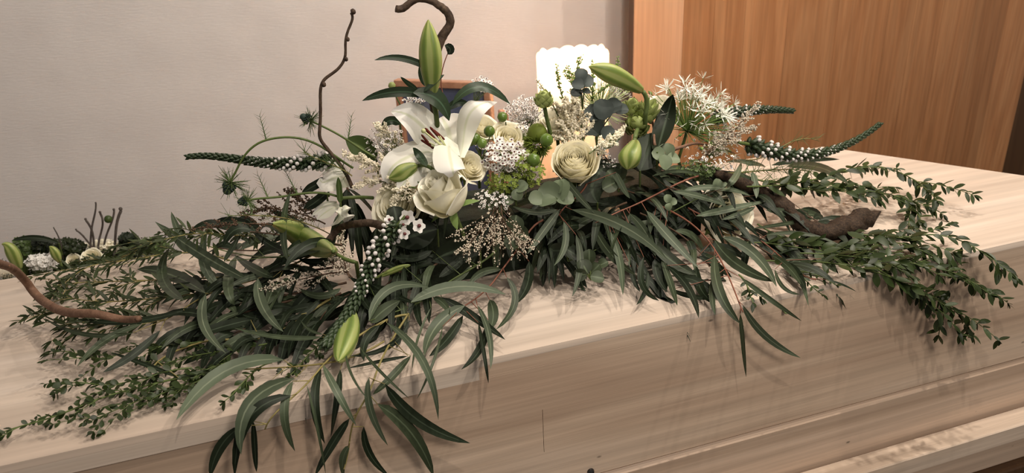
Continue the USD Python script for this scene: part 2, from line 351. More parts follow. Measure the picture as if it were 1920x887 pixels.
def ring_dirs(n, axis, spread, r=None):
    """n directions around an axis, out to the angle spread (radians), evenly"""
    k = np.arange(n) + .5; th = np.arccos(1 - (1 - np.cos(spread)) * k / n); ph = k * 2.39996
    a, b, d = frame_of(axis); a, b, d = a[0], b[0], d[0]
    return np.sin(th)[:, None] * (np.cos(ph)[:, None] * a + np.sin(ph)[:, None] * b) + np.cos(th)[:, None] * d
def box(x0, x1, y0, y1, z0, z1, bev=.0):
    m = trimesh.creation.box([x1 - x0, y1 - y0, z1 - z0]); m.apply_translation([(x0 + x1) / 2, (y0 + y1) / 2, (z0 + z1) / 2])
    if not bev: return m.vertices, m.faces
    pts = []
    for sx in (x0, x1):
        for sy in (y0, y1):
            for sz in (z0, z1):
                c = A([sx, sy, sz]); d = A([(x0 + x1) / 2, (y0 + y1) / 2, (z0 + z1) / 2]); g = np.sign(d - c) * bev
                for k in range(3):
                    h = g.copy(); h[k] = 0; pts.append(c + h)
    h = trimesh.convex.convex_hull(A(pts)); return h.vertices, h.faces
def prism(poly, z0, z1, bev=0.0):
    """a convex outline from z0 to z1, its top edges bevelled"""
    p = A(poly, float); c = p.mean(0); q = p - unit(p - c) * bev * 1.4
    pts = [np.c_[p, np.full(len(p), z0)], np.c_[p, np.full(len(p), z1 - bev)], np.c_[q, np.full(len(p), z1)]]
    h = trimesh.convex.convex_hull(np.vstack(pts)); return h.vertices, h.faces

# ================================================================ the room and what stands in it
structure('wall_back', box(-2.6, 4.6, 2.2, 2.3, 0, 3.0), 'plaster')
structure('floor', box(-2.6, 4.6, -1.5, 2.2, -.05, 0), 'dark_floor')
t = thing('wall_plate', 'small pale grey switch plate on the plaster wall beside the wooden divider', 'switch plate', P(1178, 150, Y=2.2))
c = P(1176, 150, Y=2.2)
part(t, 'plate', box(c[0] - .035, c[0] + .035, 2.192, 2.2, c[2] - .03, c[2] + .03, .003), 'wall_plate', smooth=20, clamp=False)
part(t, 'rocker', box(c[0] - .018, c[0] + .018, 2.188, 2.194, c[2] - .018, c[2] + .018, .002), 'wall_plate', smooth=20, clamp=False)

# the wooden panel: veneer strips side by side on a board
YP = 2.0
px2x = lambda px: P(px, 0, Y=YP)[0]
seams = [px2x(x) for x in (1190, 1283, 1341, 1399, 1480, 1574, 1669, 1718, 1772, 1830, 1893)]
seams += [seams[-1] + d for d in (.15, .27, .43)]
xr = P(1900, 230, Y=YP)[0]; seams = [s for s in seams if s < xr - .06] + [xr]
t = thing('room_divider', 'tall orange-brown wooden divider of upright veneer strips behind the coffin end', 'room divider', (seams[0], YP, 0))
part(t, 'board', box(seams[0] + .002, xr - .002, YP + .005, YP + .04, 0.0, 2.7), 'veneer_dark', smooth=False, clamp=False)
for k, (a, b) in enumerate(zip(seams[:-1], seams[1:])):
    part(t, 'veneer_strip', box(a + .0004, b - .0004, YP, YP + .0052, 0.005, 2.7), 'veneer_light' if k == 0 else 'veneer', smooth=False, clamp=False,
         label='lighter edge strip' if k == 0 else None)
t = thing('room_divider', 'dark brown wooden divider in the gap beyond the orange-brown one, coloured darker for shade', 'room divider', (xr, 2.12, 0))
part(t, 'board', box(xr - .2, xr + 1.6, 2.12, 2.15, 0, 2.7, .003), 'veneer_dark', smooth=20, clamp=False)  # shadow on this set-back board is put into its dark veneer

# the coffin
Z = ZT
XL, YF, YB = -1.0, .862, 1.456
endb, endf = (1.255, YB), (1.6, .93)
t = thing('coffin', 'pale unvarnished wooden coffin with a flat lid carrying the flower spray', 'coffin', (.3, 1.16, Z - .52))
part(t, 'lid', prism([(XL, YF), (1.64, YF), endf, endb, (XL, YB)], Z - .010, Z, .008), 'coffin_lid', smooth=30, clamp=False)
part(t, 'lid_edge', box(XL, .2, YF, YB, Z - .031, Z - .010), 'lid_edge_lit', smooth=False, clamp=False)  # lighter half: light on the lip is put into the wood tone
part(t, 'lid_edge', prism([(.2, YF), (1.64, YF), endf, endb, (.2, YB)], Z - .031, Z - .010, .0), 'coffin_front', smooth=30, clamp=False)
def front_board(x0, x1, y0l, y0r, y1, z0, z1, bev, vb=.0):
    """a board along the coffin whose front runs a little deeper at one end"""
    prof = [(0, z0 + vb), (vb, z0), (0, z1 - bev), (bev, z1), (None, z1), (None, z0)]
    v = []
    for x, y0 in ((x0, y0l), (.17, y0r), (x1, y0r)):
        v += [(x, y1 if d is None else y0 + d, z) for d, z in prof]
    h = trimesh.convex.convex_hull(A(v)); return h.vertices, h.faces
part(t, 'lid_front', front_board(XL, 1.62, YF + .022, YF - .0001, YF + .033, Z - .263, Z - .0305, .0005, .006), 'coffin_front', smooth=30, clamp=False)
part(t, 'lid_frame', box(XL, 1.25, YF + .034, YB - .01, Z - .2635, Z - .031), 'coffin_base', smooth=False, clamp=False)
part(t, 'base', front_board(XL, 1.62, YF - .001, YF - .001, YB, Z - .52, Z - .2645, .007), 'coffin_base', smooth=30, clamp=False)
c = P(1107, 884, Y=YF); c[1] = YF + .001
s = lathe([(0, 0), (0, .0052), (.003, .0060), (.006, .0045), (.0072, 0)], 16)
part(t, 'screw', scatter(s, [c], [A([0, -1., .25])], [1.0], A([0.])), 'screw', smooth=40, clamp=False, label='dark metal screw head')
c1, c2 = P(1017, 768, Y=YF), P(1019, 848, Y=YF)
part(t, 'crack', box(c1[0] - .0003, c1[0] + .0003, YF - .0002, YF + .006, c2[2], c1[2]), 'veneer_dark', clamp=False, label='fine upright crack')
# carrying rail along the side of the coffin
zr = P(1920, 793, Y=.815)[2]
part(t, 'handle_rail', box(-1.2, 2.0, .812, .854, zr - .038, zr, .002), 'rail_wood', smooth=30, clamp=False)
for x in (-.9, .1, 1.45): part(t, 'rail_bracket', box(x - .02, x + .02, .852, .862, zr - .032, zr - .006), 'rail_wood', clamp=False)
t = thing('bier', 'dark low trolley under the coffin', 'coffin trolley', (.3, 1.15, 0))
part(t, 'deck', box(-.95, 1.45, .84, 1.45, Z - .56, Z - .521, .003), 'veneer_dark', smooth=30, clamp=False)
for x in (-.85, 1.3):
    for y in (.90, 1.40): part(t, 'leg', box(x - .03, x + .03, y - .03, y + .03, 0, Z - .56, .004), 'veneer_dark', smooth=30, clamp=False)

# sideboard behind the coffin, on which candle, picture and the second bouquet stand
SB = .62
t = thing('sideboard', 'long low sideboard along the back wall hidden behind the coffin', 'sideboard', (.2, 1.85, 0))
part(t, 'top', box(-1.8, .96, 1.56, 1.96, SB - .03, SB, .003), 'sideboard', smooth=30, clamp=False)
part(t, 'body', box(-1.75, .92, 1.60, 1.94, .0, SB - .03), 'sideboard', clamp=False)

# the big candle
cc = P(1075, 200, Y=1.76); cr = .5 * np.linalg.norm(P(1138, 150, Y=1.76) - P(1013, 150, Y=1.76)) * .985
zc = P(1076, 112, Y=1.76 - cr * .6)[2]
t = thing('candle', 'broad burning pillar candle with a scalloped melted rim glowing white behind the flowers', 'candle', (cc[0], cc[1], SB))
def candle_shell(n=240):
    an = np.arange(n) * 2 * np.pi / n
    r2 = np.random.default_rng(5)
    lob = np.abs(np.sin(an * 8 + .5 * np.sin(2 * an))) ** .6 * .009 + .008 * np.maximum(0, np.sin(an * 3 + 1.0)) ** 3 + .003 * np.sin(an * 2)
    rings = []
    for z, r in ((SB, cr), (SB + .15, cr), (zc - .10, cr), (zc - .05, cr), (zc - .02, cr * 1.005)): rings.append(np.c_[np.cos(an) * r, np.sin(an) * r, np.full(n, z)])
    rings.append(np.c_[np.cos(an) * cr * 1.01, np.sin(an) * cr * 1.01, zc + lob * .75]); rings.append(np.c_[np.cos(an) * cr * .985, np.sin(an) * cr * .985, zc + lob])
    rings.append(np.c_[np.cos(an) * cr * .945, np.sin(an) * cr * .945, zc + lob * .7])
    for z, r in ((zc - .03, .925), (zc - .076, .91), (zc - .082, .86)): rings.append(np.c_[np.cos(an) * cr * r, np.sin(an) * cr * r, np.full(n, z)])
    v = np.vstack(rings) + A([cc[0], cc[1], 0]); k = len(rings)
    i, j = np.meshgrid(np.arange(k - 1), np.arange(n), indexing='ij')
    q = np.stack([i * n + j, i * n + (j + 1) % n, (i + 1) * n + (j + 1) % n, (i + 1) * n + j], -1).reshape(-1, 4)
    m = len(v); v = np.vstack([v, [cc[0], cc[1], zc - .083], [cc[0], cc[1], SB]])
    e = (k - 1) * n; js = np.arange(n)
    f = np.vstack([q[:, [0, 1, 2]], q[:, [0, 2, 3]], np.stack([e + js, e + (js + 1) % n, np.full(n, m)], 1), np.stack([(js + 1) % n, js, np.full(n, m + 1)], 1)])
    return v, f
part(t, 'wax_body', candle_shell(), 'wax', clamp=False)
for k in range(3):
    a = k * 2.094 + .5; b = A([cc[0] + .042 * math.cos(a), cc[1] + .042 * math.sin(a), zc - .083])
    wk = part(t, 'wick', tube([b, b + A([.002, 0, .010]), b + A([.004, 0, .018])], [.0016, .0013], 5), 'wick', clamp=False)
    part(t, 'flame', scatter(lathe([(0, .0), (.12, .16), (.3, .22), (.55, .16), (.8, .07), (1, 0)], 10), [b + A([.003, 0, .014])], [UP], [.042]), 'flame', clamp=False)

# picture frame, turned a little towards the candle
fl, fr_ = P(737, 150, Y=1.75), P(917, 155, Y=1.60)
ztop = fl[2]; W = np.linalg.norm((fr_ - fl)[:2]); ux = A([*unit((fr_ - fl)[:2]), 0]); uy = A([-ux[1], ux[0], 0])
t = thing('picture_frame', 'wooden picture frame with a dark blue sky picture, half hidden behind the tall lily bud', 'picture frame', (fl[0], fl[1], SB))
def fbox(a0, a1, d0, d1, z0, z1, bev=.002):
    v, f = box(a0, a1, d0, d1, z0, z1, bev); v = A(v)
    return A([fl[0], fl[1], 0]) + v[:, :1] * ux + v[:, 1:2] * uy + v[:, 2:] * UP, f
part(t, 'frame_rail', fbox(0, W, 0, .022, ztop - .016, ztop), 'frame_wood', smooth=30, clamp=False)
part(t, 'frame_rail', fbox(0, W, 0, .022, SB, SB + .016), 'frame_wood', smooth=30, clamp=False)
part(t, 'frame_stile', fbox(0, .016, 0, .022, SB + .016, ztop - .016), 'frame_wood', smooth=30, clamp=False)
part(t, 'frame_stile', fbox(W - .016, W, 0, .022, SB + .016, ztop - .016), 'frame_wood', smooth=30, clamp=False)
part(t, 'picture', fbox(.014, W - .014, .010, .016, SB + .014, ztop - .014, 0), 'photo_print', clamp=False)
c = P(942, 206, Y=1.72)
t = thing('wooden_block', 'small reddish wooden block showing between the picture frame and white blossoms', 'wooden block', (c[0], c[1], SB))
part(t, 'post', box(c[0] - .009, c[0] + .012, c[1] - .01, c[1] + .01, SB, c[2], .002), 'frame_wood', smooth=30, clamp=False)
part(t, 'foot', box(c[0] - .03, c[0] + .03, c[1] - .03, c[1] + .03, SB, SB + .012, .002), 'frame_wood', smooth=30, clamp=False)

# ================================================================ the flower spray
def base_of(p): return (float(p[0]), float(p[1]), ZT)
def face(p, cam=.6, up=.5, right=0.0):
    return unit(toward(p) * cam + UP * up + CR * right)
def trace_leaf(pts, w, lift=.012, Y=None, n=11, prof='lance', wave=.10, fold=None):
    """one leaf along its photo midline, base first; w: width in photo pixels"""
    C = path(pts, n, lift, Y)
    mid = C[n // 2]; k = rng.uniform(-.5, .5); cam_ = toward(mid)
    T = unit(C[-1] - C[0]); side = np.cross(T, cam_)
    N = unit(cam_ * 1.0 + UP * .25 + side * k)
    width = w * pxm(mid) / max(.6, abs(N @ cam_) / np.linalg.norm(cam_))
    return blade(C, width, N, prof, fold=rng.uniform(.08, .3) if fold is None else fold, m=3, wave=wave, seed=rng.uniform(0, 6), twist=rng.uniform(-.5, .5))

# ---- the foam block everything is stuck into
t = thing('floral_foam', 'dark green floral foam block buried under the flowers', 'floral foam', (.42, 1.18, ZT))
fv, ff = prism([(.14, 1.11), (.70, 1.11), (.70, 1.26), (.14, 1.26)], ZT + .001, ZT + .105, .02)
part(t, 'block', (fv, ff), 'foam', smooth=30)

# ---- narrow-leaved eucalyptus branches, traced
EUC = []     # name, label, stem points, stem material, stem px width
def euc(label, stem, mat_='stem_green', w=4, lift=.010, dark=False): EUC.append(dict(label=label, stem=A(stem, float), mat=mat_, w=w, lift=lift, leaves=[], dark=dark))
euc('narrow-leaved eucalyptus branch reaching back over the lid beside the curved brown stick', [(600, 470), (530, 505), (468, 527), (390, 552), (335, 585), (300, 603)], 'stem_yellow', 4)
euc('eucalyptus branch on a yellow stem hanging over the lid edge nearest the viewer', [(765, 590), (725, 600), (655, 642), (612, 678), (575, 720), (510, 782), (497, 805)], 'stem_yellow', 4.5, .018)
euc('eucalyptus branch on a forked yellow stem drooping down the front board below the lily bud', [(766, 588), (735, 637), (710, 687), (692, 735), (665, 785), (655, 830), (645, 880)], 'stem_yellow', 4.5, .016)
euc('eucalyptus twig with a broad blade pointing at the near lid edge', [(720, 640), (640, 675), (560, 687), (472, 692), (420, 694)], 'stem_yellow', 4, .012)
euc('eucalyptus branch with a reddish stem spreading over the bare lid in the middle', [(1030, 410), (1000, 425), (975, 460), (942, 505), (915, 540), (880, 568), (860, 580)], 'stem_red', 4, .016)
euc('small eucalyptus branch hanging directly below the round-leaved eucalyptus and centre rose', [(1100, 345), (1080, 370), (1055, 393), (1048, 405)], 'stem_red', 4, .02)
euc('eucalyptus branch with red stems fanning long leaves below the green drop-shaped bud', [(1310, 330), (1255, 352), (1200, 380), (1170, 393), (1130, 412)], 'stem_red', 4, .022)
euc('eucalyptus branch drooping over the front edge with the three blackish blades', [(1215, 372), (1240, 387), (1290, 415), (1338, 465), (1375, 540), (1393, 585)], 'stem_red', 4, .014)
euc('eucalyptus branch on a thin red stem below the thick gnarled stick', [(1290, 390), (1320, 405), (1390, 432), (1440, 461), (1490, 505), (1530, 525)], 'stem_red', 3.5, .014)
euc('eucalyptus branch with level leaves in front of the pale half-hidden rose', [(1250, 350), (1310, 365), (1380, 370), (1440, 362), (1500, 350)], 'stem_brown', 3.5, .026)
euc('eucalyptus branch lying among box twigs below the long green and white bud', [(620, 560), (560, 600), (485, 635), (410, 637), (360, 647), (312, 667), (287, 688)], 'stem_yellow', 5, .010)
euc('eucalyptus branch arching in front of the flower spike that points down', [(930, 470), (890, 500), (840, 530), (790, 565), (740, 585), (700, 600)], 'stem_green', 4, .020)
euc('eucalyptus branch with upright leaf tips in front of the wall and grey blossom twigs', [(600, 455), (540, 480), (470, 480), (420, 470), (370, 455)], 'stem_green', 4, .012)
LEAVES = [
 # base .. tip, width px, (lift)
 ((468,527),(370,472),(291,416),22,.0,(1.13,1.16)), ((358,472),(338,440),(321,397),14,.0,(1.2,1.22)), ((385,550),(310,512),(258,505),26,.022), ((345,563),(305,520),(318,465),20,.014), ((415,540),(384,500),(388,428),18,.0,(1.14,1.18)),
 ((443,480),(428,545),(440,572),20,.02), ((512,520),(470,500),(440,478),17,.024), ((420,490),(438,462),(450,440),10,.0,(1.15,1.16)), ((484,522),(490,570),(531,622),21,.03), ((519,530),(508,552),(500,572),20,.02),
 ((540,490),(531,430),(545,358),13,.0,(1.08,1.08)), ((386,552),(380,602),(423,662),19,.03), ((345,582),(230,604),(140,597),13,.016), ((250,624),(150,625),(83,596),9,.014), ((265,608),(195,640),(145,687),14,.02),
 ((300,620),(250,665),(193,698),16,.012), ((335,708),(270,683),(205,660),9,.016), ((532,675),(430,692),(331,787),27,.03), ((420,693),(370,700),(330,707),9,.014), ((605,632),(530,633),(440,615),10,.02),
 ((470,600),(420,612),(362,632),20,.012), ((605,627),(580,618),(563,600),6,.02),
 ((552,710),(465,762),(452,852),28,.03), ((546,742),(475,775),(440,895),23,.024), ((475,790),(478,840),(481,885),12,.012), ((452,800),(415,835),(394,895),21,.010), ((510,712),(480,740),(468,765),10,.012),
 ((549,715),(533,765),(553,846),17,.02), ((602,690),(590,745),(609,832),18,.012), ((606,684),(630,732),(668,798),15,.032), ((638,693),(633,745),(620,820),14,.012), ((655,785),(628,825),(590,893),17,.018),
 ((575,722),(592,790),(611,890),6,.02), ((692,708),(692,755),(727,835),14,.035), ((708,758),(768,808),(813,893),26,.022), ((722,720),(780,785),(881,831),23,.026), ((770,667),(730,712),(699,740),15,.014),
 ((765,668),(720,676),(650,691),7,.008), ((725,605),(790,672),(822,787),16,.034), ((682,800),(690,845),(730,893),14,.012), ((655,835),(643,862),(645,895),15,.02), ((648,655),(656,695),(688,747),5,.02),
 ((675,652),(705,688),(768,748),6,.03), ((712,610),(685,640),(682,677),16,.016), ((695,606),(722,580),(750,564),24,.018), ((692,602),(728,543),(804,539),18,.03), ((770,567),(850,538),(948,552),22,.036),
 ((872,573),(818,612),(796,667),24,.028), ((868,592),(835,640),(805,668),18,.012), ((828,558),(880,590),(947,637),18,.022), ((895,573),(915,620),(920,692),12,.03), ((918,562),(925,590),(918,618),21,.018),
 ((916,600),(900,655),(865,693),16,.014), ((897,605),(907,660),(916,719),8,.024), ((950,520),(966,560),(930,618),14,.026), ((992,490),(988,535),(965,571),19,.016), ((882,498),(862,522),(835,533),10,.02),
 ((940,505),(900,513),(878,537),14,.022), ((870,483),(850,500),(823,520),18,.012), ((780,538),(782,580),(792,616),15,.012), ((812,558),(830,568),(844,590),14,.026), ((690,530),(735,552),(777,568),13,.014),
 ((757,500),(758,535),(761,572),12,.008), ((808,577),(782,640),(773,692),5,.03), ((830,612),(812,680),(782,748),6,.03), ((768,600),(740,642),(655,668),11,.01), ((700,585),(680,560),(672,530),13,.01),
 ((1045,393),(1005,398),(962,387),12,.03), ((1050,392),(1017,436),(989,476),16,.034), ((1043,405),(1036,422),(1025,441),9,.02), ((1057,415),(1060,455),(1039,498),13,.03), ((1080,440),(1088,490),(1073,556),14,.026),
 ((1072,393),(1170,425),(1252,489),22,.036), ((1112,420),(1140,470),(1192,516),17,.024), ((1145,435),(1160,480),(1168,553),15,.03), ((1180,402),(1177,450),(1181,502),12,.016), ((1180,400),(1213,440),(1229,480),16,.036),
 ((1212,395),(1250,440),(1309,502),18,.042), ((1218,447),(1258,488),(1307,516),24,.02), ((1240,485),(1257,530),(1270,573),13,.02), ((1250,498),(1290,540),(1310,596),15,.026), ((1207,482),(1205,535),(1236,564),13,.022),
 ((1183,500),(1188,525),(1200,547),10,.01), ((1215,510),(1210,545),(1193,572),10,.012), ((1228,485),(1233,520),(1252,548),14,.01), ((1305,498),(1313,540),(1338,568),18,.012), ((1258,543),(1295,555),(1337,560),10,.006),
 ((1340,478),(1348,545),(1388,607),20,.026), ((1338,520),(1335,555),(1341,591),12,.02), ((1388,588),(1393,640),(1399,707),9,.022), ((1393,572),(1430,625),(1501,671),14,.03), ((1388,520),(1435,555),(1503,602),10,.026),
 ((1355,445),(1408,472),(1456,537),20,.034), ((1340,450),(1372,488),(1452,528),22,.016), ((1305,405),(1370,392),(1440,376),14,.034), ((1416,388),(1385,402),(1352,412),11,.036), ((1436,394),(1470,398),(1513,413),14,.036),
 ((1525,410),(1470,420),(1413,428),8,.036), ((1437,441),(1500,438),(1578,461),8,.036), ((1447,478),(1477,500),(1502,533),15,.02), ((1453,505),(1470,540),(1500,552),8,.02), ((1540,485),(1556,495),(1567,511),16,.02),
 ((1550,524),(1580,534),(1606,547),4,.012), ((1317,407),(1350,418),(1386,433),12,.024), ((1223,330),(1270,321),(1319,330),7,.05), ((1356,354),(1377,335),(1390,303),13,.05), ((1280,358),(1343,352),(1407,367),12,.045),
 ((1262,359),(1310,368),(1362,386),12,.05), ((1155,323),(1165,346),(1181,372),12,.05), ((1410,322),(1416,345),(1418,372),13,.05), ((1056,330),(1080,362),(1114,399),13,.04), ((1361,305),(1400,305),(1436,313),12,.03),
 ((1475,312),(1540,315),(1592,346),17,.03), ((1446,310),(1510,300),(1574,299),11,.02), ((600,470),(545,475),(470,430),18,.004), ((430,432),(390,420),(350,447),16,.006), ((640,540),(600,555),(560,540),14,.014),
 ((560,500),(600,520),(628,560),16,.014), ((470,455),(430,425),(415,408),12,.0,(1.2,1.25)), ((900,440),(860,470),(800,480),18,.01), ((810,470),(770,485),(735,480),16,.01), ((730,560),(700,545),(655,520),14,.01),
 ((640,480),(600,492),(560,485),16,.01), ((560,590),(510,600),(455,590),16,.008), ((600,560),(575,585),(540,600),12,.01), ((1310,480),(1345,500),(1372,520),14,.008), ((1160,395),(1130,430),(1128,470),14,.01),
]
rank = rng.permutation(len(LEAVES))
for k, L in enumerate(LEAVES):
    b = A(L[0], float); best, bd = None, 1e9
    for e in EUC:
        d = np.min(np.linalg.norm(spline(e['stem'], 40) - b, axis=1))
        if d < bd: best, bd = e, d
    best['leaves'].append(L)
for e in EUC:
    C = path(e['stem'], 24, e['lift'], deg=4); w = e['w'] * pxm(C[0]) / 2
    t = thing('eucalyptus_branch', e['label'], 'eucalyptus branch', base_of(C[0]))
    pieces = [tube(C, [w, w * .55], 6)]
    for L in e['leaves']:
        lift = max(.004, L[4] + rng.uniform(-.003, .003)) + (.014 if L[0][0] < 770 and L[0][1] < 660 else .0)
        (v, f), uv = trace_leaf(L[:3], L[3] * .95, lift if len(L) == 5 else 0, None if len(L) == 5 else L[5])
        b = (v[0] + v[2]) / 2
        j = np.argmin(np.linalg.norm(C - b, axis=1) + np.where(np.arange(len(C)) > 22, .0, 0)); j = max(0, j - 1)
        if np.linalg.norm(C[j] - b) < .12:
            mid_ = (C[j] + b) / 2 + toward(b) * .004
            pieces.append(tube(spline([C[j], mid_, b], 6), [w * .5, w * .3], 4))
        m_ = 'eucalyptus_lit' if (L[4] >= .028 or len(L) > 5) and L[3] > 8 else ('eucalyptus_dark_shade' if L[4] < .013 or rng.random() < .2 else 'eucalyptus')  # raised leaves take the lit copy, low ones mostly the shaded copy
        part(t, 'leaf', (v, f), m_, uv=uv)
    part(t, 'stem', join(pieces), e['mat'])

# filling stems, shade put into their dark leaf colour: deep inside the heap and under both low ends
def filler(stems, label, group, nleaf, lift, lmin, lmax, wmin, wmax, look, up=.12):
    for pts in stems:
        C = path(pts, 18, lift, deg=3)
        t = thing('eucalyptus_branch', label, 'eucalyptus branch', base_of(C[0]), group=group)
        part(t, 'stem', tube(C, [.0020, .0011], 5), 'stem_brown')
        for i in range(nleaf):
            b = C[int(rng.integers(1, 18))]; T = unit(C[-1] - C[0])
            d = unit(T * rng.uniform(.2, 1.1) + np.cross(T, UP) * rng.uniform(-1, 1) + UP * rng.uniform(-.2, up) + toward(b) * rng.uniform(-.1, .3))
            ln = rng.uniform(lmin, lmax); drop = rng.uniform(.0, .03)
            Cl = spline([b, b + d * ln * .5 + UP * .006, b + d * ln - UP * drop], 8)
            (v, f), uv = blade(Cl, rng.uniform(wmin, wmax), unit(toward(b) + UP * .7 + rng.normal(0, .4, 3)), 'lance', fold=.15, twist=rng.uniform(-.6, .6))
            part(t, 'leaf', (v, f), look if rng.random() < .75 else 'eucalyptus', uv=uv)
mid_stems = []
for k in range(10):
    x0, y0 = 650 + 75 * k, 350 + 30 * (k % 3); dx, dy = rng.uniform(-120, 120), rng.uniform(20, 90)
    mid_stems.append([(x0, y0), (x0 + dx * .5, y0 + dy * .4), (x0 + dx, y0 + dy)])
mid_stems += [[(1180, 310), (1220, 330), (1270, 350)], [(1240, 320), (1290, 335), (1340, 340)], [(1150, 350), (1200, 365), (1260, 380)], [(1300, 310), (1340, 325), (1390, 350)]]
filler(mid_stems, 'dark narrow-leaved eucalyptus stem deep inside the heap under the flowers', 'eucalyptus stems filling the heap', 16, -.025, .06, .10, .009, .016, 'eucalyptus_dark_shade')
filler([[(640, 500), (560, 510), (470, 520), (400, 525)], [(650, 530), (580, 545), (500, 560), (430, 572)], [(640, 550), (570, 575), (500, 600), (440, 625)], [(620, 570), (560, 600), (500, 630), (450, 650)],
        [(620, 480), (540, 470), (470, 470), (410, 465)], [(640, 460), (580, 450), (520, 440), (470, 435)], [(560, 560), (480, 580), (410, 600), (350, 625)], [(720, 510), (680, 540), (640, 560), (600, 600)],
        [(760, 500), (730, 530), (700, 560), (680, 590)], [(840, 480), (800, 510), (770, 540), (750, 560)], [(560, 520), (500, 535), (440, 540), (370, 540)]],
       'dark eucalyptus stem lying tangled on the lid between curved stick and flower spike', 'eucalyptus stems tangled on the lid', 15, .004, .05, .10, .010, .017, 'eucalyptus_dark_shade')
filler([[(1200, 400), (1260, 430), (1310, 470), (1330, 500)], [(1160, 400), (1200, 440), (1240, 480), (1270, 520)], [(1280, 370), (1350, 400), (1410, 430), (1460, 470)], [(1300, 350), (1380, 365), (1450, 390), (1500, 420)],
        [(1120, 390), (1150, 430), (1180, 470), (1200, 510)], [(1340, 420), (1400, 450), (1450, 480), (1480, 500)], [(1380, 350), (1440, 380), (1500, 400), (1540, 420)]],
       'dark eucalyptus stem tangled on the lid between gnarled stick and middle rose', 'eucalyptus stems tangled below the gnarled stick', 14, .003, .05, .10, .010, .016, 'eucalyptus_dark_shade')

# ---- box and other small-leaved sprigs
def sprig(name, label, cat, stem, lmm, step, look, sm, lift=.010, w=3.5, prof='oval', ratio=.5, twigs=0, twl=60, Y=None, spread=.8, upw=.35, dark=None, tipn=3, deg=3, sag=0.0, jit=.2):
    """stem: photo polyline from the heap outwards; lmm: leaf length in m; step: leaf spacing in m"""
    C = path(stem, 40, lift, Y, deg=deg); t = thing(name, label, cat, base_of(C[0]))
    ws = w * pxm(C[20]) / 2; pieces = [tube(C, [ws, ws * .45], 5)]
    lines = [(C, 1.0)]
    for k in range(twigs):
        i = int(np.clip(8 + 30 * (k + rng.random() * .6) / twigs, 4, 37)); T = unit(C[min(i + 2, 39)] - C[i - 2])
        sd = unit(np.cross(T, UP)) * (1 if k % 2 else -1); ln = twl * pxm(C[i]) * rng.uniform(.6, 1.15)
        q = spline([C[i], C[i] + (T * .6 + sd * .45 + UP * .10) * ln * .5, C[i] + (T * 1.0 + sd * .65 + UP * rng.uniform(-.25, .12)) * ln], 14)
        q = clampv(q); pieces.append(tube(q, [ws * .55, ws * .3], 4)); lines.append((q, .85))
    for q, sc in lines:
        sl = np.r_[0, np.cumsum(np.linalg.norm(np.diff(q, axis=0), axis=1))]; pos = np.arange(step * (2 if sc == 1 else 1), sl[-1], step)
        for n_, s in enumerate(np.r_[pos, [sl[-1]] * tipn]):
            b = A([np.interp(s, sl, q[:, k]) for k in range(3)]); e_ = A([np.interp(min(s + .004, sl[-1]), sl, q[:, k]) for k in range(3)]); s0 = A([np.interp(max(s - .006, 0), sl, q[:, k]) for k in range(3)])
            T = unit(e_ - s0); a0 = n_ * 1.57 + rng.uniform(-.4, .4); sd = unit(np.cross(T, UP)); nn = np.cross(sd, T)
            tip = s >= sl[-1] - 1e-9
            for h in (0, 1) if not tip else (0,):
                a = a0 + np.pi * h + (rng.uniform(0, 6) if tip else 0)
                o = sd * np.cos(a) + nn * np.sin(a) * .8
                if rng.random() < jit * .35: continue
                d = unit(T * (.75 if not tip else 1.4) + o * spread + UP * upw * rng.uniform(-.4, .6) - UP * sag * rng.uniform(0, 1) + rng.normal(0, jit * .6, 3))
                ln = lmm * sc * rng.uniform(.65, 1.15) * (1 - .35 * s / sl[-1])
                N = unit(np.cross(np.cross(d, UP + rng.normal(0, .35, 3)), d) + toward(b) * .3)
                Cl = spline([b, b + d * ln * .5, b + d * ln + (rng.uniform(-.25, .1) * ln) * UP], 6)
                (v, f), uv = blade(Cl, ln * ratio * rng.uniform(.8, 1.15), N, prof, fold=.16)
                part(t, 'leaf', (v, f), look, uv=uv)
    part(t, 'stem', join(pieces), sm)
    return t
bx = lambda label, stem, **k: sprig('box_sprig', label, 'box sprig', stem, **{**dict(lmm=.0165, step=.0085, look='box_leaf', sm='stem_green', ratio=.58, prof='obovate', jit=.35), **k})
bx('box sprig whose tip lies nearest the viewer at the picture edge, over bare wood', [(420, 690), (330, 710), (240, 732), (175, 752), (105, 780), (37, 800), (-12, 818)], w=5, twigs=5, twl=45)
bx('bushy box sprig with a dense clump over the near corner of the lid', [(400, 700), (330, 730), (270, 748), (225, 765), (165, 792)], twigs=8, twl=60)
bx('box sprig pointing along the lid below the curved brown stick', [(360, 690), (300, 700), (240, 716), (190, 722), (150, 717), (104, 738)], twigs=6, twl=55)
bx('box sprig with round tip leaves reaching furthest along the bare lid', [(380, 640), (300, 650), (230, 662), (188, 672), (140, 662), (94, 664)], twigs=6, twl=55)
bx('short box sprig tucked behind the large eucalyptus blade', [(450, 680), (390, 692), (345, 720), (310, 745)], twigs=5, twl=50)
bx('small dark box sprig on the lid between eucalyptus blade and hanging branch', [(510, 680), (475, 698), (440, 735), (421, 752)], twigs=1, twl=25)
bx('small black box sprig below the tip of the downward flower spike', [(640, 625), (600, 645), (570, 675), (545, 703)], twigs=2, twl=30)
bx('box sprig in the shade behind the front eucalyptus leaves', [(520, 640), (440, 655), (360, 668), (290, 690)], twigs=4, twl=60)
ws_ = lambda label, stem, **k: sprig('willow_sprig', label, 'leafy sprig', stem, **{**dict(lmm=.032, step=.0095, look='willow_leaf', sm='stem_yellow', ratio=.21, prof='lance', twigs=8, twl=75, spread=.55, jit=.3), **k})
ws_('fine-leaved sprig arching along the back edge of the lid', [(430, 488), (350, 474), (300, 478), (240, 487), (190, 494), (125, 522)], lift=.03)
